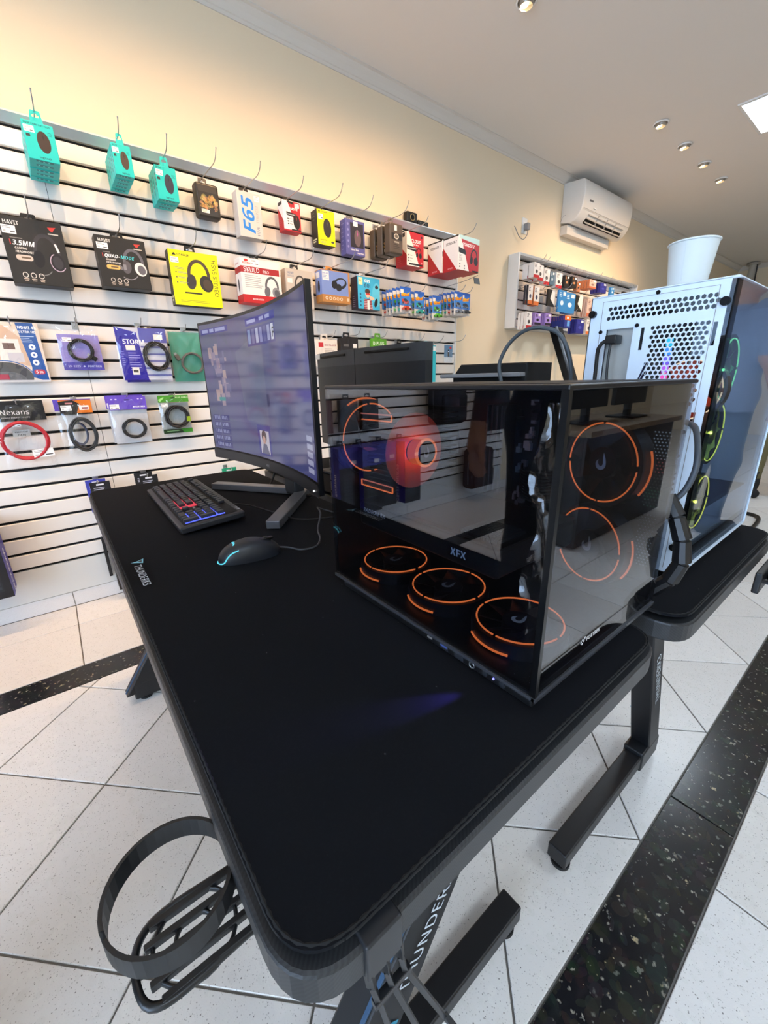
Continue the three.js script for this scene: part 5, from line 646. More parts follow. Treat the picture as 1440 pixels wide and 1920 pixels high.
// ---------------------------------------------------------------- glass computer in the foreground
{
  const o = thing('computer_case', 'black glass walled computer with orange fan rings on the front desk', 'computer', [2.11, DTOP + 0.0045, -0.475]);
  const glass = phys(new THREE.Color(0.62, 0.66, 0.72), 0.0, { transmission: 1, thickness: 0, ior: 1.7 }), dk = std(0x0a0b0d, 0.45), edge = std(0x07080a, 0.3);
  part('plinth', rbx(-0.172, 0.186, 0, 0.016, -0.14, 0.146, 0.003), dk, o); part('floor_tray', bx(-0.19, 0.19, 0.015, 0.021, -0.149, 0.149), dk, o);
  part('rear_wall', bx(-0.19, -0.187, 0.02, 0.322, -0.149, 0.146), dk, o); { // side panel pierced by a strip of small vent holes
    const sp = new THREE.Shape([[-0.19, 0.02], [0.186, 0.02], [0.186, 0.319], [-0.19, 0.319]].map((q) => new THREE.Vector2(...q)));
    for (let r = 0; r < 44; r++) for (let c = 0; c < 5; c++) { if (r === 24 || r === 25) continue; const p = new THREE.Path(); p.absellipse(0.156 + c * 0.0042 + (r % 2) * 0.0021, 0.258 - r * 0.0044, 0.0014, 0.0014, 0, Math.PI * 2, true); sp.holes.push(p); }
    part('side_panel', at(new THREE.ExtrudeGeometry(sp, { depth: 0.0015, bevelEnabled: false, curveSegments: 2 }), 0, 0, -0.1495), dk, o);
  }
  part('tray_wall', bx(-0.187, 0.04, 0.021, 0.322, -0.082, -0.079), dk, o); part('fan_bracket', bx(0.036, 0.04, 0.021, 0.322, -0.147, -0.079), dk, o);
  part('lid', rbx(-0.191, 0.191, 0.3195, 0.3245, -0.15, 0.15, 0.0015), std(0x0f1013, 0.3), o);
  const mesh = part('lid_mesh', bx(-0.17, 0.17, 0.3245, 0.325, -0.13, 0.13), new THREE.MeshStandardMaterial({ map: tex(64, 64, (g) => { R(g, 0, 0, 64, 64, '#0f1013'); for (let i = 0; i < 8; i++) for (let j = 0; j < 8; j++) Ell(g, 4 + i * 8, 4 + j * 8, 2.4, 2.4, '#050506'); }, [8, 6]), roughness: 0.5 }), o);
  part('glass_panel', bx(-0.189, 0.1905, 0.018, 0.3195, 0.1465, 0.1495), glass, o).userData.label = 'tinted side glass'; part('glass_panel', bx(0.1875, 0.1905, 0.018, 0.3195, -0.1495, 0.146), glass, o).userData.label = 'tinted front glass';
  part('corner_edge', bx(0.184, 0.191, 0.018, 0.3205, 0.1445, 0.15), edge, o); part('top_band', bx(-0.19, 0.186, 0.312, 0.3205, 0.143, 0.146), edge, o); part('top_band', bx(0.184, 0.187, 0.298, 0.3205, -0.147, 0.144), edge, o); part('rear_band', bx(-0.19, -0.183, 0.02, 0.3205, 0.142, 0.146), edge, o); part('rear_band', bx(0.183, 0.187, 0.02, 0.3205, -0.147, -0.141), edge, o);
  part('sill', bx(-0.19, 0.191, 0.0145, 0.0185, 0.1465, 0.1515), std(0x4a4c52, 0.25, 0.4), o); part('sill', bx(0.1875, 0.1925, 0.0145, 0.0185, -0.15, 0.1515), std(0x4a4c52, 0.25, 0.4), o);
  // front ports on the plinth
  const ports = sub('port_strip', o, 0, 0.0075, 0.1465), pm = std(0x3a3d44, 0.3, 0.4);
  part('usb_c_port', new RoundedBoxGeometry(0.009, 0.0032, 0.002, 2, 0.0015).translate(0.036, 0, 0), std(0xb4b6ba, 0.3, 0.7), ports); part('usb_port', bx(0.055, 0.069, -0.0032, 0.0032, -0.001, 0.001), pm, ports); part('usb_tongue', bx(0.0565, 0.0675, 0.0, 0.0024, 0.0008, 0.0014), glow(new THREE.Color(0.1, 0.2, 0.8), 0.35), ports); part('usb_port', bx(0.08, 0.094, -0.0032, 0.0032, -0.001, 0.001), pm, ports);
  part('audio_jack', new THREE.TorusGeometry(0.0036, 0.0009, 6, 20).translate(0.107, 0, 0.0006), M.chrome, ports); part('reset_button', cyl(0.0036, 0.002, 0.126, 0, 0, 'z', 18), pm, ports); part('power_button', cyl(0.004, 0.002, 0.15, 0, 0, 'z', 18), pm, ports); part('power_light', cyl(0.0012, 0.002, 0.138, 0, 0, 'z', 10), glow(new THREE.Color(0.2, 0.2, 1), 3), ports);
  const pl = new THREE.SpotLight(new THREE.Color(0.14, 0.1, 1), 0.2, 0, 0.2, 0.8, 2); pl.position.set(0.138, 0.0115, 0.1485); pl.target.position.set(0.096, -0.002, 0.26); pl.castShadow = true; pl.shadow.radius = 0.1; o.add(pl, pl.target);
  // fans
  for (const x of [-0.129, -0.007, 0.114]) fan(o, [x, 0.04, 0.0665], [Math.PI / 2 + 0.1]);
  for (const [x, y] of [[0.118, 0.219], [0.114, 0.1]]) { const f = fan(o, [x, y, -0.09], [0.12]); f.rotation.set(Math.PI / 2, 0, 0.28, 'XYZ'); }
  const rf = fan(o, [-0.163, 0.244, 0.086], [Math.PI * 0.98], orangeG, fanBlack, false); rf.rotation.set(0, 0, -Math.PI / 2);
  // motherboard with its parts
  const mb = sub('motherboard', o, 0, 0, -0.078);
  part('board', bx(-0.184, 0.03, 0.075, 0.305, 0, 0.002), std(0x0d0f12, 0.5), mb);
  part('heatsink', rbx(-0.18, -0.1, 0.286, 0.305, 0.002, 0.03, 0.003), M.darkGrey, mb);
  for (let i = 0; i < 4; i++) part('memory_stick', rbx(-0.04 + i * 0.009, -0.036 + i * 0.009, 0.16, 0.292, 0.002, 0.036, 0.001), M.darkGrey, mb);
  for (let i = 0; i < 46; i++) part('component', at(new THREE.BoxGeometry(0.003 + rnd() * 0.007, 0.003 + rnd() * 0.007, 0.004 + rnd() * 0.006), -0.002 + rnd() * 0.03, 0.08 + rnd() * 0.22, 0.005), [M.steel, M.darkGrey, M.chrome][i % 3], mb);
  for (let i = 0; i < 10; i++) part('wire', tube([[0.014, 0.206 - i * 0.0035, 0.012], [0.03, 0.203 - i * 0.0042, 0.034], [0.048, 0.2 - i * 0.005, 0.024], [0.056, 0.198 - i * 0.005, -0.002]], 0.0016, 18, 5), M.rubber, mb);
  // tower cooler with a red glowing fan that faces the front glass
  const cc = sub('cpu_cooler', o, -0.082, 0.225, 0.045);
  for (let i = 0; i < 14; i++) part('fin', bx(-0.09, -0.03, -0.052 + i * 0.008, -0.0505 + i * 0.008, -0.105, 0.045), M.darkGrey, cc);
  part('heat_block', rbx(-0.08, -0.04, -0.02, 0.02, -0.122, -0.1, 0.002), M.steel, cc);
  const redBlade = phys(new THREE.Color(0.62, 0.2, 0.14), 0.6, { transmission: 0.4, thickness: 0 });
  const discS = new THREE.Shape(); discS.absarc(0, 0, 0.058, 0, Math.PI * 2); const discH = new THREE.Path(); discH.absarc(0, 0, 0.019, 0, Math.PI * 2, true); discS.holes.push(discH);
  part('fan_disc', new THREE.ExtrudeGeometry(discS, { depth: 0.0016, bevelEnabled: false, curveSegments: 40 }).rotateY(Math.PI / 2).translate(-0.024, 0, 0), redBlade, cc);
  part('hub', cyl(0.0205, 0.02, -0.008, 0, 0, 'x', 36), glow(new THREE.Color(1, 0.13, 0.02), 1.0), cc); part('light_ring', new THREE.TorusGeometry(0.0198, 0.0022, 8, 44).rotateY(Math.PI / 2).translate(0.0025, 0, 0), orangeG, cc); part('hub_face', cyl(0.018, 0.002, 0.0025, 0, 0, 'x', 36), std(0x2a2024, 0.2), cc); part('logo', flameGeo.clone().rotateX(Math.PI / 2).rotateY(Math.PI / 2).scale(1, 0.7, 0.7).translate(0.0038, 0, 0), std(0x8a8288, 0.5), cc);
  const rl = new THREE.PointLight(new THREE.Color(1, 0.12, 0.025), 0.014, 0, 2); rl.position.set(-0.09, 0.225, 0.045); rl.castShadow = true; rl.shadow.radius = 0.2; o.add(rl);
  // light bars near the rear fan
  for (const y of [0.2775, 0.171]) { const b = sub('light_bar', o, -0.14, y, 0.095); for (const s of [-1, 1]) { part('long_edge', bx(-0.04, 0.04, s * 0.0045 - 0.0008, s * 0.0045 + 0.0008, -0.001, 0.001), s < 0 ? orangeG : glow(new THREE.Color(1, 0.25, 0.16), 0.8), b); part('short_edge', bx(s * 0.04 - 0.0008, s * 0.04 + 0.0008, -0.0045, 0.0045, -0.001, 0.001), orangeG, b); } part('core', bx(-0.039, 0.039, -0.004, 0.004, -0.004, -0.002), fanBlack, b); }
  // graphics card
  const gp = sub('graphics_card', o, 0, 0, 0);
  part('shroud', rbx(-0.184, 0.1, 0.098, 0.137, -0.076, 0.1, 0.006, 2), std(0x0c0d10, 0.4), gp); part('backplate', bx(-0.184, 0.1, 0.137, 0.1395, -0.076, 0.098), std(0x121316, 0.35, 0.4), gp);
  for (let i = 0; i < 22; i++) part('heat_fin', bx(0.03 + i * 0.0028, 0.031 + i * 0.0028, 0.1395, 0.144, 0.03, 0.09), M.darkGrey, gp);
  decal('card_lettering', 0.082, 0.011, 256, 36, ctxText('RADEON RX', 32, '#b9bcc4', { w: 'bold italic' }), gp).position.set(-0.14, 0.128, 0.1012);
  decal('card_logo', 0.036, 0.015, 128, 54, ctxText('XFX', 52, '#cfdbe6'), gp).position.set(0.04, 0.116, 0.1012);
  const fl = decal('front_logo', 0.05, 0.011, 256, 56, (g, w, h) => { g.clearRect(0, 0, w, h); for (const [a, b] of [[20, 14], [36, 28], [20, 42], [4, 28], [46, 10]]) Poly(g, [[a, b - 9], [a + 9, b], [a, b + 9], [a - 9, b]], '#c8c9cc'); T(g, 'FORTREK', 66, 30, 38, '#c8c9cc'); }, o); fl.rotation.y = Math.PI / 2; fl.position.set(0.1908, 0.047, 0.041);
  // wrinkled protective film left along the glass corner
  const fg = new THREE.PlaneGeometry(0.016, 0.28, 5, 60), fp = fg.attributes.position; for (let i = 0; i < fp.count; i++) { const e = (fp.getX(i) + 0.008) / 0.016; fp.setX(i, fp.getX(i) + (1 - e) * 0.006 * Math.sin(fp.getY(i) * 61)); fp.setZ(i, 0.0006 + 0.003 * (1 - e) * (0.5 + 0.5 * Math.sin(fp.getY(i) * 120 + e * 5)) * (0.4 + rnd())); } fg.computeVertexNormals();
  part('protective_film', at(fg, 0.177, 0.17, 0.1496), phys(0xffffff, 0.1, { transmission: 1, thickness: 0, ior: 1.6 }), o);
}
// ---------------------------------------------------------------- white computer on the second desk
{
  const o = thing('computer_case', 'white computer tower with hexagon vents and green fans behind glass', 'computer', [2.19, DTOP + 0.0045, -0.955]);
  const wM = std(0xd3e2f2, 0.4), H = 0.4535, B = 0.199, hw = 0.0985;
  const sh = new THREE.Shape([[-hw, 0.016], [hw - 0.008, 0.016], [hw - 0.008, H], [-hw, H]].map((p) => new THREE.Vector2(...p)));
  const hex = (x, y, r) => { const p = new THREE.Path(); for (let i = 0; i < 6; i++) { const a = i * Math.PI / 3 + Math.PI / 6; i ? p.lineTo(x + r * Math.cos(a), y + r * Math.sin(a)) : p.moveTo(x + r * Math.cos(a), y + r * Math.sin(a)); } p.closePath(); sh.holes.push(p); };
  const rect = (x0, x1, y0, y1) => sh.holes.push(new THREE.Path([[x0, y0], [x0, y1], [x1, y1], [x1, y0]].map((p) => new THREE.Vector2(...p))));
  for (let r = 0; r < 3; r++) for (let i = 0; i < 20; i++) hex(-0.066 + i * 0.0075 + (r % 2) * 0.0037 - r * 0.0006, 0.434 - r * 0.0072, 0.0033);
  for (let r = 0; r < 18; r++) for (let i = 0; i < 11; i++) { const x = 0.002 + i * 0.0071 + (r % 2) * 0.0035; if (x < 0.074) hex(x, 0.399 - r * 0.0066, 0.0031); }
  for (let r = 0; r < 7; r++) hex(0.0, 0.35 - r * 0.0132 - 0.003, 0.0001 + 0.0028);
  rect(-0.068, -0.026, 0.27, 0.403); rect(-0.0145, -0.0095, 0.368, 0.401); rect(0.0795, 0.0845, 0.368, 0.399); rect(0.074, 0.08, 0.25, 0.275);
  for (let k = 0; k < 10; k++) hex(0.068, 0.235 - k * 0.009, 0.0034);
  rect(-0.02, 0.055, 0.05, 0.2);
  part('rear_panel', at(new THREE.ExtrudeGeometry(sh, { depth: 0.0014, bevelEnabled: false }), 0, 0, B - 0.0014), wM, o);
  part('top_panel', rbx(-hw, hw, H - 0.002, H + 0.002, -0.2, B, 0.0015), wM, o); part('left_panel', bx(-hw, -hw + 0.0015, 0.016, H, -0.2, B), wM, o); part('front_panel', bx(-hw, hw, 0.016, H, -0.2, -0.196), wM, o); part('bottom_panel', bx(-hw, hw, 0.013, 0.017, -0.2, B), wM, o);
  part('inner_wall', bx(-0.06, -0.058, 0.02, H - 0.004, -0.19, 0.15), std(0x16181c, 0.5), o); part('drive_floor', bx(-hw, hw - 0.01, 0.1, 0.103, -0.19, 0.17), std(0x16181c, 0.5), o);
  part('socket_plate', bx(-0.07, -0.024, 0.265, 0.41, B - 0.012, B - 0.01), std(0xb5b6b2, 0.4, 0.3), o);
  const pl = sub('power_connector', o, -0.055, 0.386, B); part('plug', rbx(-0.006, 0.012, -0.007, 0.007, -0.006, 0.018, 0.002), M.black, pl); part('cord', tube([[-0.004, 0, 0.013], [-0.013, -0.008, 0.017], [-0.016, -0.04, 0.014], [-0.014, -0.12, 0.012], [-0.01, -0.26, 0.008], [0.0, -0.34, 0.03]], 0.0032, 40, 8), M.rubber, pl); part('thin_cord', tube([[0.002, -0.004, 0.012], [0.004, -0.05, 0.016], [0.012, -0.12, 0.008]], 0.0022, 20, 6), M.darkGrey, pl);
  for (const [x, y] of [[-0.093, 0.429], [0.0885, 0.424], [0.0885, 0.06], [-0.093, 0.06]]) { const s = sub('thumb_screw', o, x, y, B); part('head', cyl(0.0058, 0.006, 0, 0, 0.003, 'z', 20), M.screw, s); part('slot', bx(-0.004, 0.004, -0.0006, 0.0006, 0.0058, 0.0064), M.slot, s); part('slot', bx(-0.0006, 0.0006, -0.004, 0.004, 0.0058, 0.0064), M.slot, s); }
  for (const [x, y] of [[0.002, 0.4485], [-0.077, 0.4], [-0.021, 0.405], [0.07, 0.245]]) part('screw', cyl(0.003, 0.002, x, y, B + 0.001, 'z', 16), M.screw, o);
  part('panel_groove', bx(-0.079, -0.0782, 0.2, 0.446, B, B + 0.0003), M.cardGrey, o); part('panel_groove', bx(-0.079, 0.079, 0.4456, 0.4462, B, B + 0.0003), M.cardGrey, o); part('panel_groove', bx(0.0782, 0.079, 0.02, 0.446, B, B + 0.0003), M.cardGrey, o);
  for (const y of [0.3, 0.185]) part('raised_rib', rbx(0.072, 0.0725, y - 0.06, y + 0.06, B, B + 0.001, 0.0004), wM, o);
  // coloured glow behind the vents
  const led = ['#2ad2ff', '#3f9cff', '#7a6cff', '#c060ff', '#ff5ad0', '#ff6a9a'];
  led.forEach((c, i) => part('memory_light', bx(0.021, 0.026, 0.372 - i * 0.013, 0.384 - i * 0.013, 0.176, 0.19), glow(new THREE.Color(c), 0.9), o));
  { const f = fan(o, [0.056, 0.306, 0.172], [], glow(new THREE.Color(1, 0.8, 0.55), 0.9), std(0x7a3020, 0.5), false); f.rotation.set(Math.PI / 2, 0, 0); f.scale.setScalar(0.84); f.name = 'rear_fan'; const l = new THREE.PointLight(new THREE.Color(1, 0.45, 0.25), 0.006, 0, 2); l.position.set(0.056, 0.306, 0.18); l.castShadow = true; l.shadow.radius = 0.1; o.add(l); }
  part('card_light', bx(0.03, 0.05, 0.17, 0.2, 0.16, 0.165), glow(new THREE.Color(0.9, 0.15, 0.12), 0.5), o); part('card_light', bx(0.02, 0.06, 0.1, 0.14, 0.16, 0.165), glow(new THREE.Color(0.1, 0.7, 0.35), 0.25), o);
  // fans behind the side glass
  const G = (r, g, b, k = 1) => glow(new THREE.Color(r, g, b), k), tb = (r, g, b) => new THREE.MeshStandardMaterial({ color: new THREE.Color(r, g, b), roughness: 0.4 });
  for (const [y, ring, bl] of [[0.335, G(0.2, 0.9, 0.35, 2.2), tb(0.06, 0.5, 0.24)], [0.24, G(0.65, 0.85, 0.12, 2.2), tb(0.3, 0.45, 0.12)], [0.125, G(0.75, 0.8, 0.1, 2.2), tb(0.34, 0.42, 0.1)]]) { const f = fan(o, [0.0925, y, 0.137], [], ring, bl, false); f.rotation.set(0, 0, -Math.PI / 2); f.scale.setScalar(0.84); const l = new THREE.PointLight(ring.emissive, 0.0022, 0, 2); l.position.set(0.0955, y, 0.137); l.castShadow = true; l.shadow.radius = 0.1; o.add(l); }
  part('cable_bundle', tube([[0.05, 0.2, 0.16], [0.07, 0.19, 0.12], [0.07, 0.15, 0.1], [0.06, 0.11, 0.14]], 0.006, 24, 8), M.rubber, o);
  part('side_glass', bx(hw - 0.001, hw + 0.003, 0.02, H - 0.002, -0.199, B - 0.004), phys(new THREE.Color(0.72, 0.76, 0.8), 0.0, { transmission: 1, thickness: 0, ior: 1.5 }), o);
  part('glass_border', bx(hw - 0.0035, hw - 0.0015, 0.018, H, B - 0.024, B - 0.002), M.blackGloss, o); part('glass_border', bx(hw - 0.0035, hw - 0.0015, 0.018, 0.045, -0.199, B - 0.024), M.blackGloss, o);
  part('front_trim', bx(hw - 0.002, hw + 0.0045, 0.014, H, -0.2035, -0.1995), wM, o); part('bottom_trim', bx(hw - 0.002, hw + 0.0045, 0.013, 0.0175, -0.2, B), wM, o);
  for (const x of [-0.07, 0.07]) for (const z of [-0.16, 0.16]) part('foot', cyl(0.013, 0.013, x, 0.0065, z, 'y', 18), M.rubber, o);
  // paper cup standing on top
  const c = thing('paper_cup', 'white paper coffee cup standing on the white computer', 'cup', [2.18, DTOP + 0.0045 + H + 0.002, -0.9]);
  part('wall', new THREE.LatheGeometry([[0.0255, 0.0], [0.0262, 0.004], [0.0354, 0.082], [0.0346, 0.082], [0.0254, 0.005], [0, 0.005]].map((p) => new THREE.Vector2(...p)), 48), std(0xcdd3d2, 0.55), c); part('rolled_rim', new THREE.TorusGeometry(0.0358, 0.0016, 10, 48).rotateX(Math.PI / 2).translate(0, 0.0825, 0), std(0xd2d7d6, 0.5), c); part('seam', at(bx(-0.0004, 0.0004, 0, 0.08, -0.0003, 0.0003).rotateX(0.113), 0, 0.001, 0.0262), std(0xcdd3d2, 0.55), c);
}
// ---------------------------------------------------------------- cable spine, loose cords and gear behind the cases
{
  const o = thing('cable_spine', 'black jointed cable sleeve curving beside the white computer', 'cable sleeve', [0, 0, 0]);
  const pts = [[2.281, 0.905, -0.665], [2.297, 0.88, -0.662], [2.312, 0.845, -0.66], [2.316, 0.812, -0.66], [2.306, 0.782, -0.66], [2.285, 0.758, -0.66]], cv = new THREE.CatmullRomCurve3(pts.map((p) => V(...p)));
  for (let i = 0; i < 5; i++) { const a = cv.getPointAt(i / 5 + 0.006), b = cv.getPointAt((i + 1) / 5 - 0.006), d = b.clone().sub(a), g = new THREE.CylinderGeometry(0.0105, 0.012, d.length(), 10, 1); g.applyQuaternion(new THREE.Quaternion().setFromUnitVectors(V(0, 1, 0), d.clone().negate().normalize())); part('segment', at(toCreasedNormals(g, 0.4), (a.x + b.x) / 2, (a.y + b.y) / 2, (a.z + b.z) / 2), std(0x090a0d, 0.42), o); }
  part('core', tube(pts, 0.0075, 40, 10), M.rubber, o); part('tip', tube([[2.285, 0.758, -0.66], [2.276, 0.748, -0.66], [2.268, 0.744, -0.66]], 0.006, 10, 8), M.rubber, o);
  tagMesh('looped_cord', tube([[2.262, 1.0, -0.752], [2.285, 0.995, -0.715], [2.3, 0.965, -0.69], [2.303, 0.94, -0.683], [2.296, 0.91, -0.678], [2.283, 0.893, -0.676], [2.262, 0.886, -0.69], [2.22, 0.87, -0.7], [2.1, 0.76, -0.72], [1.95, 0.745, -0.7]], 0.0042, 80, 8), std(0x3a4048, 0.5), 'grey cord looping from the white computer to the cable sleeve', 'cord');
  // slanted screen, dock and looped cord behind the glass computer
  const t = thing('tilting_stand', 'slanted black bar rising behind the glass computer', 'stand', [1.965, DTOP + 0.0045, -0.9]);
  part('bar', bar([-0.02, 0.43, 0], [0.072, 0.22, 0], 0.03, 0.016), M.blackGloss, t); part('edge', bar([-0.012, 0.433, 0.012], [0.08, 0.223, 0.012], 0.004, 0.004), M.steel, t); part('post', rbx(0.05, 0.075, 0.01, 0.24, -0.014, 0.014, 0.004), M.darkGrey, t); part('base', rbx(0.0, 0.095, 0, 0.015, -0.06, 0.06, 0.004), M.darkGrey, t);
  const p = thing('receipt_printer', 'low black device with a sloped lid behind the glass computer', 'printer', [1.77, DTOP + 0.0045, -0.92], 0);
  const ps = new THREE.Shape([[-0.09, 0], [0.13, 0], [0.13, 0.36], [-0.065, 0.362], [-0.09, 0.335]].map((q) => new THREE.Vector2(...q))); part('body', at(new THREE.ExtrudeGeometry(ps, { depth: 0.1, bevelEnabled: true, bevelSize: 0.003, bevelThickness: 0.003, bevelSegments: 1 }), 0, 0, -0.05), M.blackMatte, p); part('ledge', rbx(-0.12, 0.13, 0.332, 0.342, 0.05, 0.075, 0.003), M.cardGrey, p);
  tagMesh('loose_cord', tube([[1.87, 1.06, -0.82], [1.862, 1.1, -0.82], [1.885, 1.145, -0.825], [1.93, 1.168, -0.83], [1.985, 1.155, -0.84], [2.01, 1.11, -0.85], [2.015, 1.05, -0.86], [2.02, 0.95, -0.86]], 0.0042, 70, 8), std(0x4a5258, 0.5), 'grey cord arching above the glass computer', 'cord');
}

// ---------------------------------------------------------------- counter mirrored in the case glass
{
  const o = thing('shop_counter', 'dark grey shop counter with a wooden top, mirrored in the front glass', 'counter', [3.55, 0, -3.1]);
  part('front', rbx(-0.27, -0.25, 0.02, 0.73, -0.68, 0.68, 0.003), std(0x2b2a2a, 0.5), o); part('side', rbx(-0.25, 0.28, 0.02, 0.73, 0.66, 0.68, 0.003), std(0x2b2a2a, 0.5), o); part('side', rbx(-0.25, 0.28, 0.02, 0.73, -0.68, -0.66, 0.003), std(0x2b2a2a, 0.5), o); part('top', rbx(-0.31, 0.31, 0.73, 0.765, -0.72, 0.72, 0.004), std(0x7d6a52, 0.5), o); part('toe_kick', bx(-0.22, 0.26, 0, 0.03, -0.64, 0.64), M.black, o);
  for (const [z, l] of [[0.3, 'left'], [-0.35, 'right']]) { const m = thing('desktop_monitor', `black monitor on the shop counter, ${l} one in the mirrored view`, 'monitor', [3.5, 0.765, -3.1 + z]); part('base', rbx(-0.1, 0.1, 0, 0.015, -0.13, 0.13, 0.006), M.black, m); part('stem', rbx(-0.02, 0.02, 0.01, 0.12, -0.03, 0.03, 0.004), M.black, m); part('panel', rbx(-0.02, 0.012, 0.1, 0.44, -0.27, 0.27, 0.005), M.black, m); part('screen', bx(0.012, 0.0135, 0.115, 0.43, -0.258, 0.258), M.blackGloss, m); }
}
// ---------------------------------------------------------------- visitor chair with sled base
{
  const o = thing('visitor_chair', 'black chair on a bent tube floor loop, mostly hidden behind the white computer', 'chair', [1.56, 0, -3.76]);
  part('floor_loop', tube([[0.3, 0.014, 0.3], [0.35, 0.014, 0.26], [0.35, 0.014, -0.3], [0.3, 0.014, -0.36], [-0.16, 0.014, -0.36], [-0.2, 0.014, -0.3], [-0.2, 0.014, 0.3], [-0.16, 0.014, 0.36], [0.25, 0.014, 0.34]], 0.013, 120, 8, true), M.black, o);
  for (const x of [-0.16, 0.14]) for (const z of [-0.33, 0.33]) part('leg', cyl(0.012, 0.43, x, 0.225, z, 'y', 12), M.black, o);
  part('seat', rbx(-0.18, 0.17, 0.43, 0.48, -0.34, 0.34, 0.02, 2), std(0x1c1d20, 0.8), o); part('backrest', rbx(-0.2, -0.16, 0.5, 0.8, -0.33, 0.33, 0.012, 2), std(0x1c1d20, 0.8), o);
  for (const z of [-0.3, 0.3]) part('back_post', cyl(0.011, 0.3, -0.18, 0.6, z, 'y', 12), M.black, o);
}
// ---------------------------------------------------------------- people: one continuous body each, meshed from joints
function body(J, bones, paint, res, size, center, iso = 0.02) {
  const mc = new MarchingCubes(res, new THREE.MeshStandardMaterial(), false, false, 260000), f = mc.field, n = res;
  const B = bones.map(([a, b, ra, rb]) => { const A = J[a], C = J[b], d = [C[0] - A[0], C[1] - A[1], C[2] - A[2]]; return { A, d, l2: d[0] ** 2 + d[1] ** 2 + d[2] ** 2 || 1e-9, ra, rb }; });
  const acc = new Float32Array(n * n * n), cell = 2 * size / n, reach = 0.1;
  for (const b of B) {
    const E = [b.A[0] + b.d[0], b.A[1] + b.d[1], b.A[2] + b.d[2]], m = Math.max(b.ra, b.rb) + reach, lo = [], hi = [];
    for (let a = 0; a < 3; a++) { lo.push(Math.max(0, Math.floor((Math.min(b.A[a], E[a]) - m - center[a] + size) / cell))); hi.push(Math.min(n - 1, Math.ceil((Math.max(b.A[a], E[a]) + m - center[a] + size) / cell))); }
    for (let k = lo[2]; k <= hi[2]; k++) for (let j = lo[1]; j <= hi[1]; j++) for (let i = lo[0]; i <= hi[0]; i++) {
      const px = center[0] + (i / (n / 2) - 1) * size - b.A[0], py = center[1] + (j / (n / 2) - 1) * size - b.A[1], pz = center[2] + (k / (n / 2) - 1) * size - b.A[2];
      let t = (px * b.d[0] + py * b.d[1] + pz * b.d[2]) / b.l2; t = t < 0 ? 0 : t > 1 ? 1 : t;
      const u = px - t * b.d[0], v = py - t * b.d[1], w = pz - t * b.d[2], dist = Math.sqrt(u * u + v * v + w * w) - (b.ra + (b.rb - b.ra) * t);
      if (dist < reach) acc[i + j * n + k * n * n] += Math.exp(-dist / iso);
    }
  }
  for (let i = 0; i < acc.length; i++) f[i] = acc[i] > 0 ? Math.max(-reach, iso * Math.log(acc[i])) : -reach;
  mc.isolation = 0; mc.update();
  const c = mc.count, pos = new Float32Array(c * 3), nor = new Float32Array(c * 3), col = new Float32Array(c * 3);
  for (let i = 0; i < c; i++) { for (let a = 0; a < 3; a++) { pos[i * 3 + a] = mc.positionArray[i * 3 + a] * size + center[a]; nor[i * 3 + a] = mc.normalArray[i * 3 + a]; } const q = paint(pos[i * 3], pos[i * 3 + 1], pos[i * 3 + 2]); col[i * 3] = q.r; col[i * 3 + 1] = q.g; col[i * 3 + 2] = q.b; }
  const g = new THREE.BufferGeometry(); g.setAttribute('position', new THREE.BufferAttribute(pos, 3)); g.setAttribute('normal', new THREE.BufferAttribute(nor, 3)); g.setAttribute('color', new THREE.BufferAttribute(col, 3)); return g;
}
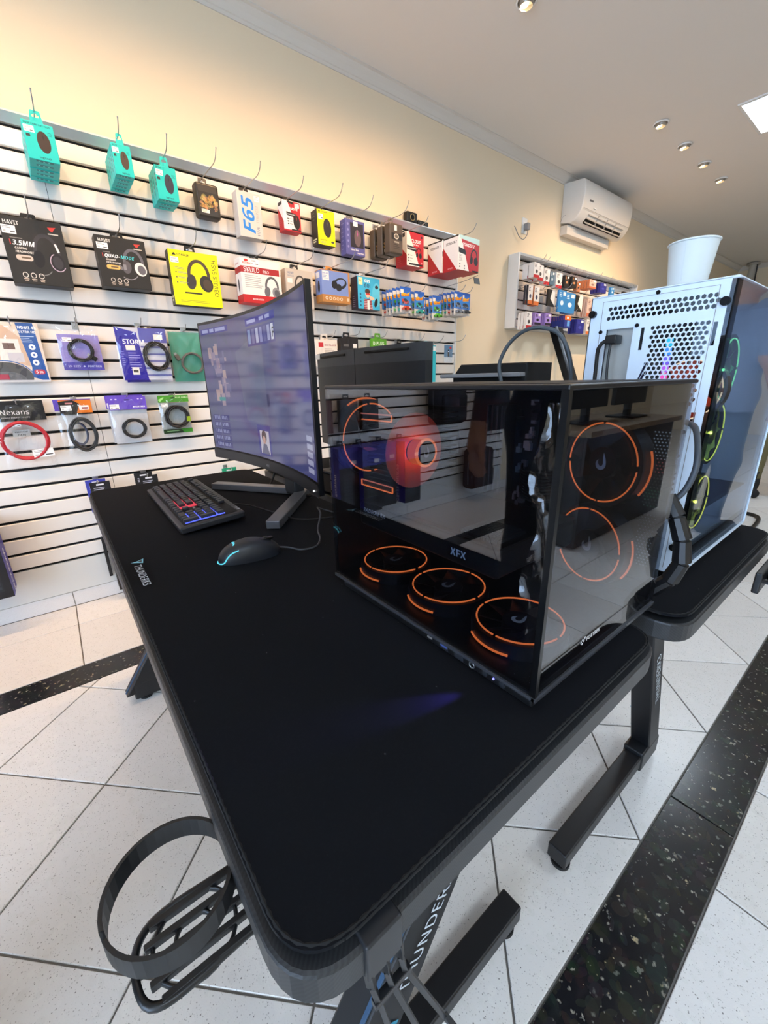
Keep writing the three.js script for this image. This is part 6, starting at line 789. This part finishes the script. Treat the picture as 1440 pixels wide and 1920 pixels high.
function person(label, p, turn, { shirt, trousers, shoes, sleeve, cuff = 0.06, hem = 0.86, wide = 1, forward = false }) {
  const o = thing('person', label, 'person', p, turn), C = (h) => new THREE.Color(h), skin = C(0xa87a5e), cs = C(shirt), ct = C(trousers), ck = C(shoes), hair = C(0x1c1512);
  const J = { pelvis: [0, 0.96, 0], waist: [0, 1.08, 0.01], chest: [0, 1.3, 0], neck: [0, 1.5, -0.01], chin: [0, 1.57, 0.03], head: [0, 1.66, 0.02], brow: [0, 1.69, 0.03], nose: [0, 1.635, 0.125], noseTop: [0, 1.665, 0.11], jaw: [0, 1.585, 0.06] };
  const bones = [['pelvis', 'waist', 0.13, 0.125], ['waist', 'chest', 0.125, 0.13], ['chest', 'neck', 0.1, 0.055], ['neck', 'chin', 0.055, 0.055], ['head', 'jaw', 0.095, 0.06], ['head', 'brow', 0.1, 0.085], ['noseTop', 'nose', 0.01, 0.016]];
  for (const s of [-1, 1]) {
    const t = s > 0 ? 'R' : 'L', q = (k, v) => { J[k + t] = v; };
    q('sh', [s * 0.165, 1.42, 0]); q('bl', [s * 0.1, 1.24, 0.01]); q('bp', [s * 0.07, 0.98, 0]); q('el', [s * 0.25, 1.16, -0.01]); q('wr', [s * 0.27, 0.94, 0.07]); q('pm', [s * 0.27, 0.87, 0.1]); q('hip', [s * 0.095, 0.93, 0]); q('kn', [s * 0.105, 0.5, 0.02]); q('an', [s * 0.11, 0.1, -0.02]); q('toe', [s * 0.125, 0.04, 0.14]); q('heel', [s * 0.11, 0.04, -0.05]); q('ear', [s * 0.092, 1.645, 0.005]);
    if (forward) { // both arms stretched out in front, fingers closing on a phone
      q('el', [s * 0.22, 1.17, 0.14]); q('wr', [s * 0.12, 1.1, 0.38]); q('pm', [s * 0.1, 1.1, 0.44]);
      for (let i = 0; i < 4; i++) { q('k' + i, [s * 0.092, 1.13 - i * 0.02, 0.478]); q('m' + i, [s * 0.082, 1.132 - i * 0.02, 0.506 - Math.abs(i - 1.3) * 0.003]); q('t' + i, [s * 0.06, 1.132 - i * 0.02, 0.515 - Math.abs(i - 1.3) * 0.003]); bones.push(['k' + i + t, 'm' + i + t, 0.0095, 0.009], ['m' + i + t, 't' + i + t, 0.009, 0.0075], ['pm' + t, 'k' + i + t, 0.012, 0.0098]); }
      q('b0', [s * 0.082, 1.125, 0.462]); q('b1', [s * 0.055, 1.118, 0.478]);
    } else for (let i = 0; i < 4; i++) { q('k' + i, [s * (0.262 + 0.004 * i), 0.835, 0.075 + i * 0.019]); q('m' + i, [s * (0.255 + 0.004 * i), 0.8 + (i === 3 ? 0.006 : 0), 0.085 + i * 0.019]); q('t' + i, [s * (0.242 + 0.004 * i), 0.775 + Math.abs(i - 1.4) * 0.006, 0.088 + i * 0.018]); bones.push(['k' + i + t, 'm' + i + t, 0.0095, 0.009], ['m' + i + t, 't' + i + t, 0.009, 0.0075], ['pm' + t, 'k' + i + t, 0.012, 0.0098]); }
    if (!forward) { q('b0', [s * 0.25, 0.87, 0.13]); q('b1', [s * 0.237, 0.83, 0.15]); } bones.push(['pm' + t, 'b0' + t, 0.014, 0.011], ['b0' + t, 'b1' + t, 0.011, 0.0085], ['wr' + t, 'pm' + t, 0.026, 0.03]);
    bones.push(['sh' + t, 'el' + t, 0.058 * wide, 0.045 * wide], ['el' + t, 'wr' + t, 0.042, 0.028], ['chest', 'sh' + t, 0.1, 0.062], ['bl' + t, 'bp' + t, 0.09, 0.105], ['pelvis', 'hip' + t, 0.12, 0.1], ['hip' + t, 'kn' + t, 0.098 * wide, 0.07 * wide], ['kn' + t, 'an' + t, 0.07 * wide, 0.056 * wide], ['an' + t, 'heel' + t, 0.045, 0.042], ['heel' + t, 'toe' + t, 0.042, 0.038], ['ear' + t, 'ear' + t, 0.016, 0.016]);
  }
  const paint = (x, y, z) => { if (y > 1.475) return Math.abs(x) < 0.085 || y > 1.53 ? skin : cs; if (forward ? z > 0.2 && y > 0.9 : Math.abs(x) > (y > 0.98 ? 0.209 : 0.214) && y < sleeve) return skin; if (y > hem) return cs; if (y > cuff + 0.06 || (y > cuff && z < 0.045)) return ct; return ck; };
  const headNames = new Set(['chin', 'head', 'brow', 'nose', 'noseTop', 'jaw', 'earL', 'earR']), isHead = (b) => headNames.has(b[0]) || headNames.has(b[1]), isHand = (b) => /^(pm|k\d|m\d|t\d|b\d)[LR]$/.test(b[1]) && b[0] !== 'chest';
  const list = [body(J, bones.filter((b) => !isHand(b)), paint, 150, 0.92, [0, 0.9, 0.02], 0.016), body(J, bones.filter(isHead).concat([['neck', 'chin', 0.058, 0.057]]), () => skin, 84, 0.17, [0, 1.635, 0.03], 0.009)];
  for (const t of ['L', 'R']) { const c = J['pm' + t]; list.push(body(J, bones.filter((b) => isHand(b) && b[1].endsWith(t)), () => skin, 68, 0.125, [c[0], c[1] - 0.03, c[2] + 0.01], 0.0035)); }
  const g = mergeGeometries(list);
  part('body', g, new THREE.MeshStandardMaterial({ vertexColors: true, roughness: 0.8 }), o);
  const hg = new THREE.SphereGeometry(0.11, 28, 20, 0, Math.PI * 2, 0, Math.PI * 0.62).scale(0.95, 1.02, 1.06), hp = hg.attributes.position; for (let i = 0; i < hp.count; i++) if (hp.getZ(i) > 0.0 && hp.getY(i) < 0.055 * Math.min(1, hp.getZ(i) / 0.05)) hp.setY(i, 0.055 * Math.min(1, hp.getZ(i) / 0.05)); hg.computeVertexNormals();
  part('hair', at(hg, 0, 1.675, 0.012), std(hair, 0.85), o);
  for (const s of [-1, 1]) { part('eye', new THREE.SphereGeometry(0.011, 12, 10).scale(1.2, 0.7, 1).translate(s * 0.034, 1.664, 0.1105), std(0xe8e2da, 0.3), o); part('pupil', new THREE.SphereGeometry(0.005, 10, 8).translate(s * 0.034, 1.664, 0.1175), std(0x20140e, 0.2), o); }
  part('mouth', new THREE.SphereGeometry(0.02, 14, 8).scale(1, 0.25, 0.3).translate(0, 1.6, 0.128), std(0x8a4a42, 0.5), o);
  if (cuff > 0.1) for (const s of [-1, 1]) for (let i = 0; i < 4; i++) part('sock_rib', new THREE.TorusGeometry(0.052, 0.006, 6, 24).rotateX(Math.PI / 2).translate(s * 0.11, 0.1 + i * 0.016, -0.018), std(0x141416, 0.8), o);
  return o;
}
person('person in olive trousers and black shoes at the right edge behind the white computer', [1.575, 0, -4.85], 0.35, { shirt: 0x2b2c30, trousers: 0x6b6340, shoes: 0x121214, sleeve: 1.2, cuff: 0.16, hem: 0.9, wide: 1.1 });
person('person in a slate blue shirt and jeans, mirrored in the white computer glass', [2.93, 0, -3.55], -2.6, { shirt: 0x66708a, trousers: 0x1f2a44, shoes: 0x17181c, sleeve: 1.16, hem: 0.83 });

person('person in black clothes standing before the desk, mirrored in the case side glass', [1.84, 0, 0.58], 2.7, { shirt: 0x0c0d10, trousers: 0x0d0f14, shoes: 0x0b0b0c, sleeve: 0.93, hem: 0.86 });
renderer.render(scene, camera);
